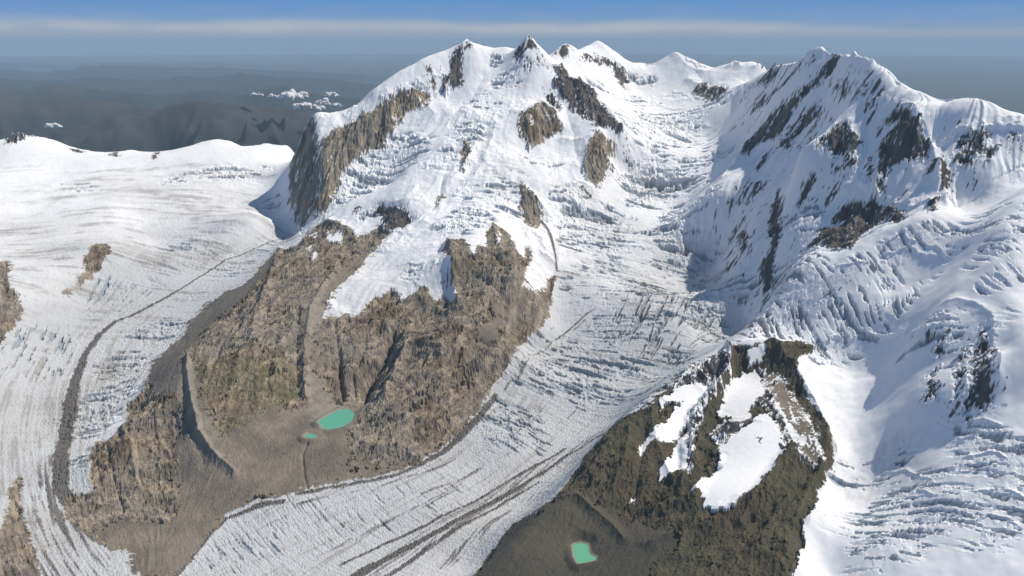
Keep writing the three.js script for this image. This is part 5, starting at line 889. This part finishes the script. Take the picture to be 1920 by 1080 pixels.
// ---------------------------------------------------------------- far ranges and the plain
{
  const D2 = Math.PI / 180;
  // each range: distance in km, then [bearing from the view axis in degrees, crest height]
  const RANGES = FAR_RANGES;
  const NAF = 440, NRF = 400, r0 = 13500, r1 = 260000, pos = new Float32Array(NAF * NRF * 3), col = new Float32Array(NAF * NRF * 3), idx = [];
  for (let j = 0; j < NRF; j++) {
    const r = r0 * Math.pow(r1 / r0, j / (NRF - 1));
    for (let i = 0; i < NAF; i++) {
      const a = -.64 + 1.28 * i / (NAF - 1), x = r * Math.sin(a), z = r * Math.cos(a), deg = a / D2;
      let h = 260 + 60 * noise(x / 9000, z / 9000), up = 0;
      for (const [dist, line] of RANGES) {
        if (deg > line[line.length - 1][0] + 6) continue;
        let k = 0; while (k < line.length - 2 && deg > line[k + 1][0]) k++;
        const t = clamp((deg - line[k][0]) / (line[k + 1][0] - line[k][0]), 0, 1), fade = step(line[line.length - 1][0] + 6, line[line.length - 1][0], deg);
        const crest = mix(line[k][1], line[k + 1][1], t) * fade + 200 * (1 - fade), dk = dist * 1000 * (1 + .05 * noise(a * 14 + dist, dist));
        const off = Math.abs(r - dk), sc = dist / 26, spur = ridged(x / (2600 * sc) + dist, z / (2600 * sc), 5) - .5;
        const v = crest - off * (.42 / Math.sqrt(sc)) + spur * 1700 * step(0, 2600 * sc, off) + (spur * 90 * sc) * step(1500, 300, off);
        if (v > h) { h = v; up = 1; }
      }
      h += up * (110 * (ridged(x / 900, z / 900, 3) - .5) + 40 * noise(x / 300, z / 300));
      const o = (j * NAF + i) * 3;
      pos[o] = x; pos[o + 1] = Math.max(150, h); pos[o + 2] = -z;
      const n = fbm(x / 1500, z / 1500, 4), bare = step(1700, 2500, h + 500 * n), white = step(2900, 3300, h + 300 * n) * 0;
      const c = up ? [mix(.014, .04, bare), mix(.022, .042, bare), mix(.02, .038, bare)] : [.03 + .01 * n, .04 + .01 * n, .026];
      for (let q = 0; q < 3; q++) col[o + q] = c[q];
      if (i && j) { const d = j * NAF + i, cc = d - 1, b = d - NAF, aa = b - 1; idx.push(aa, b, d, aa, d, cc); }
    }
  }
  const g = new THREE.BufferGeometry();
  g.setAttribute('position', new THREE.BufferAttribute(pos, 3)); g.setAttribute('color', new THREE.BufferAttribute(col, 3)); g.setIndex(idx);
  g.computeVertexNormals();
  const m = new THREE.Mesh(g, rockMat);
  m.name = 'hills'; m.userData = { label: 'dark hazy mountain ranges and plain far beyond the glaciers', category: 'hills', kind: 'structure' };
  m.castShadow = m.receiveShadow = true;
  scene.add(m);
}

// ---------------------------------------------------------------- small fair-weather clouds over the far valleys
const cloudMat = new THREE.MeshStandardMaterial({ color: new THREE.Color().setRGB(.72, .71, .70), roughness: 1, metalness: 0 });
function cloud(name, label, [x, y, z], w, hgt, seed) {
  const r = mulberry(seed), parts = [], n = 26;
  for (let k = 0; k < n; k++) {
    const t = (k + .5) / n - .5 + (r() - .5) * .12, env = Math.sqrt(Math.max(.04, 1 - 4 * t * t)), s = w * (.05 + .13 * r() * r()) * (.5 + .8 * env);
    const g = mergeVertices(new THREE.IcosahedronGeometry(1, 3).deleteAttribute('normal').deleteAttribute('uv')), p = g.attributes.position, ox = r() * 99;
    const cx = t * w * .9, cy = hgt * (.12 + .7 * env * r() * r()), cz = (r() - .5) * w * .45 * env;
    for (let q = 0; q < p.count; q++) {
      const vx = p.getX(q), vy = p.getY(q), vz = p.getZ(q), f = s * (1 + .38 * fbm(vx * 1.7 + ox, vy * 1.7 + vz * 1.3, 3) + .16 * fbm(vx * 5 + ox, vz * 5 + vy * 4, 2));
      p.setXYZ(q, cx + vx * f, Math.max(-hgt * .05 + .06 * hgt * noise(vx * 3 + ox, vz * 3), cy + vy * f * .8), cz + vz * f);
    }
    parts.push(g);
  }
  const g = mergeGeometries(parts); g.computeVertexNormals();
  const m = new THREE.Mesh(g, cloudMat);
  m.position.set(x, y, z); m.rotation.y = r() * .6;
  m.name = name; m.userData = { label, category: 'cloud', group: 'small white clouds over the far valleys' };
  m.castShadow = m.receiveShadow = true;
  scene.add(m);
}
CLOUDS.forEach((c, k) => cloud(k ? 'cumulus_cloud_' + String(k).padStart(3, '0') : 'cumulus_cloud', ...c, 300 + k));

renderer.render(scene, camera);
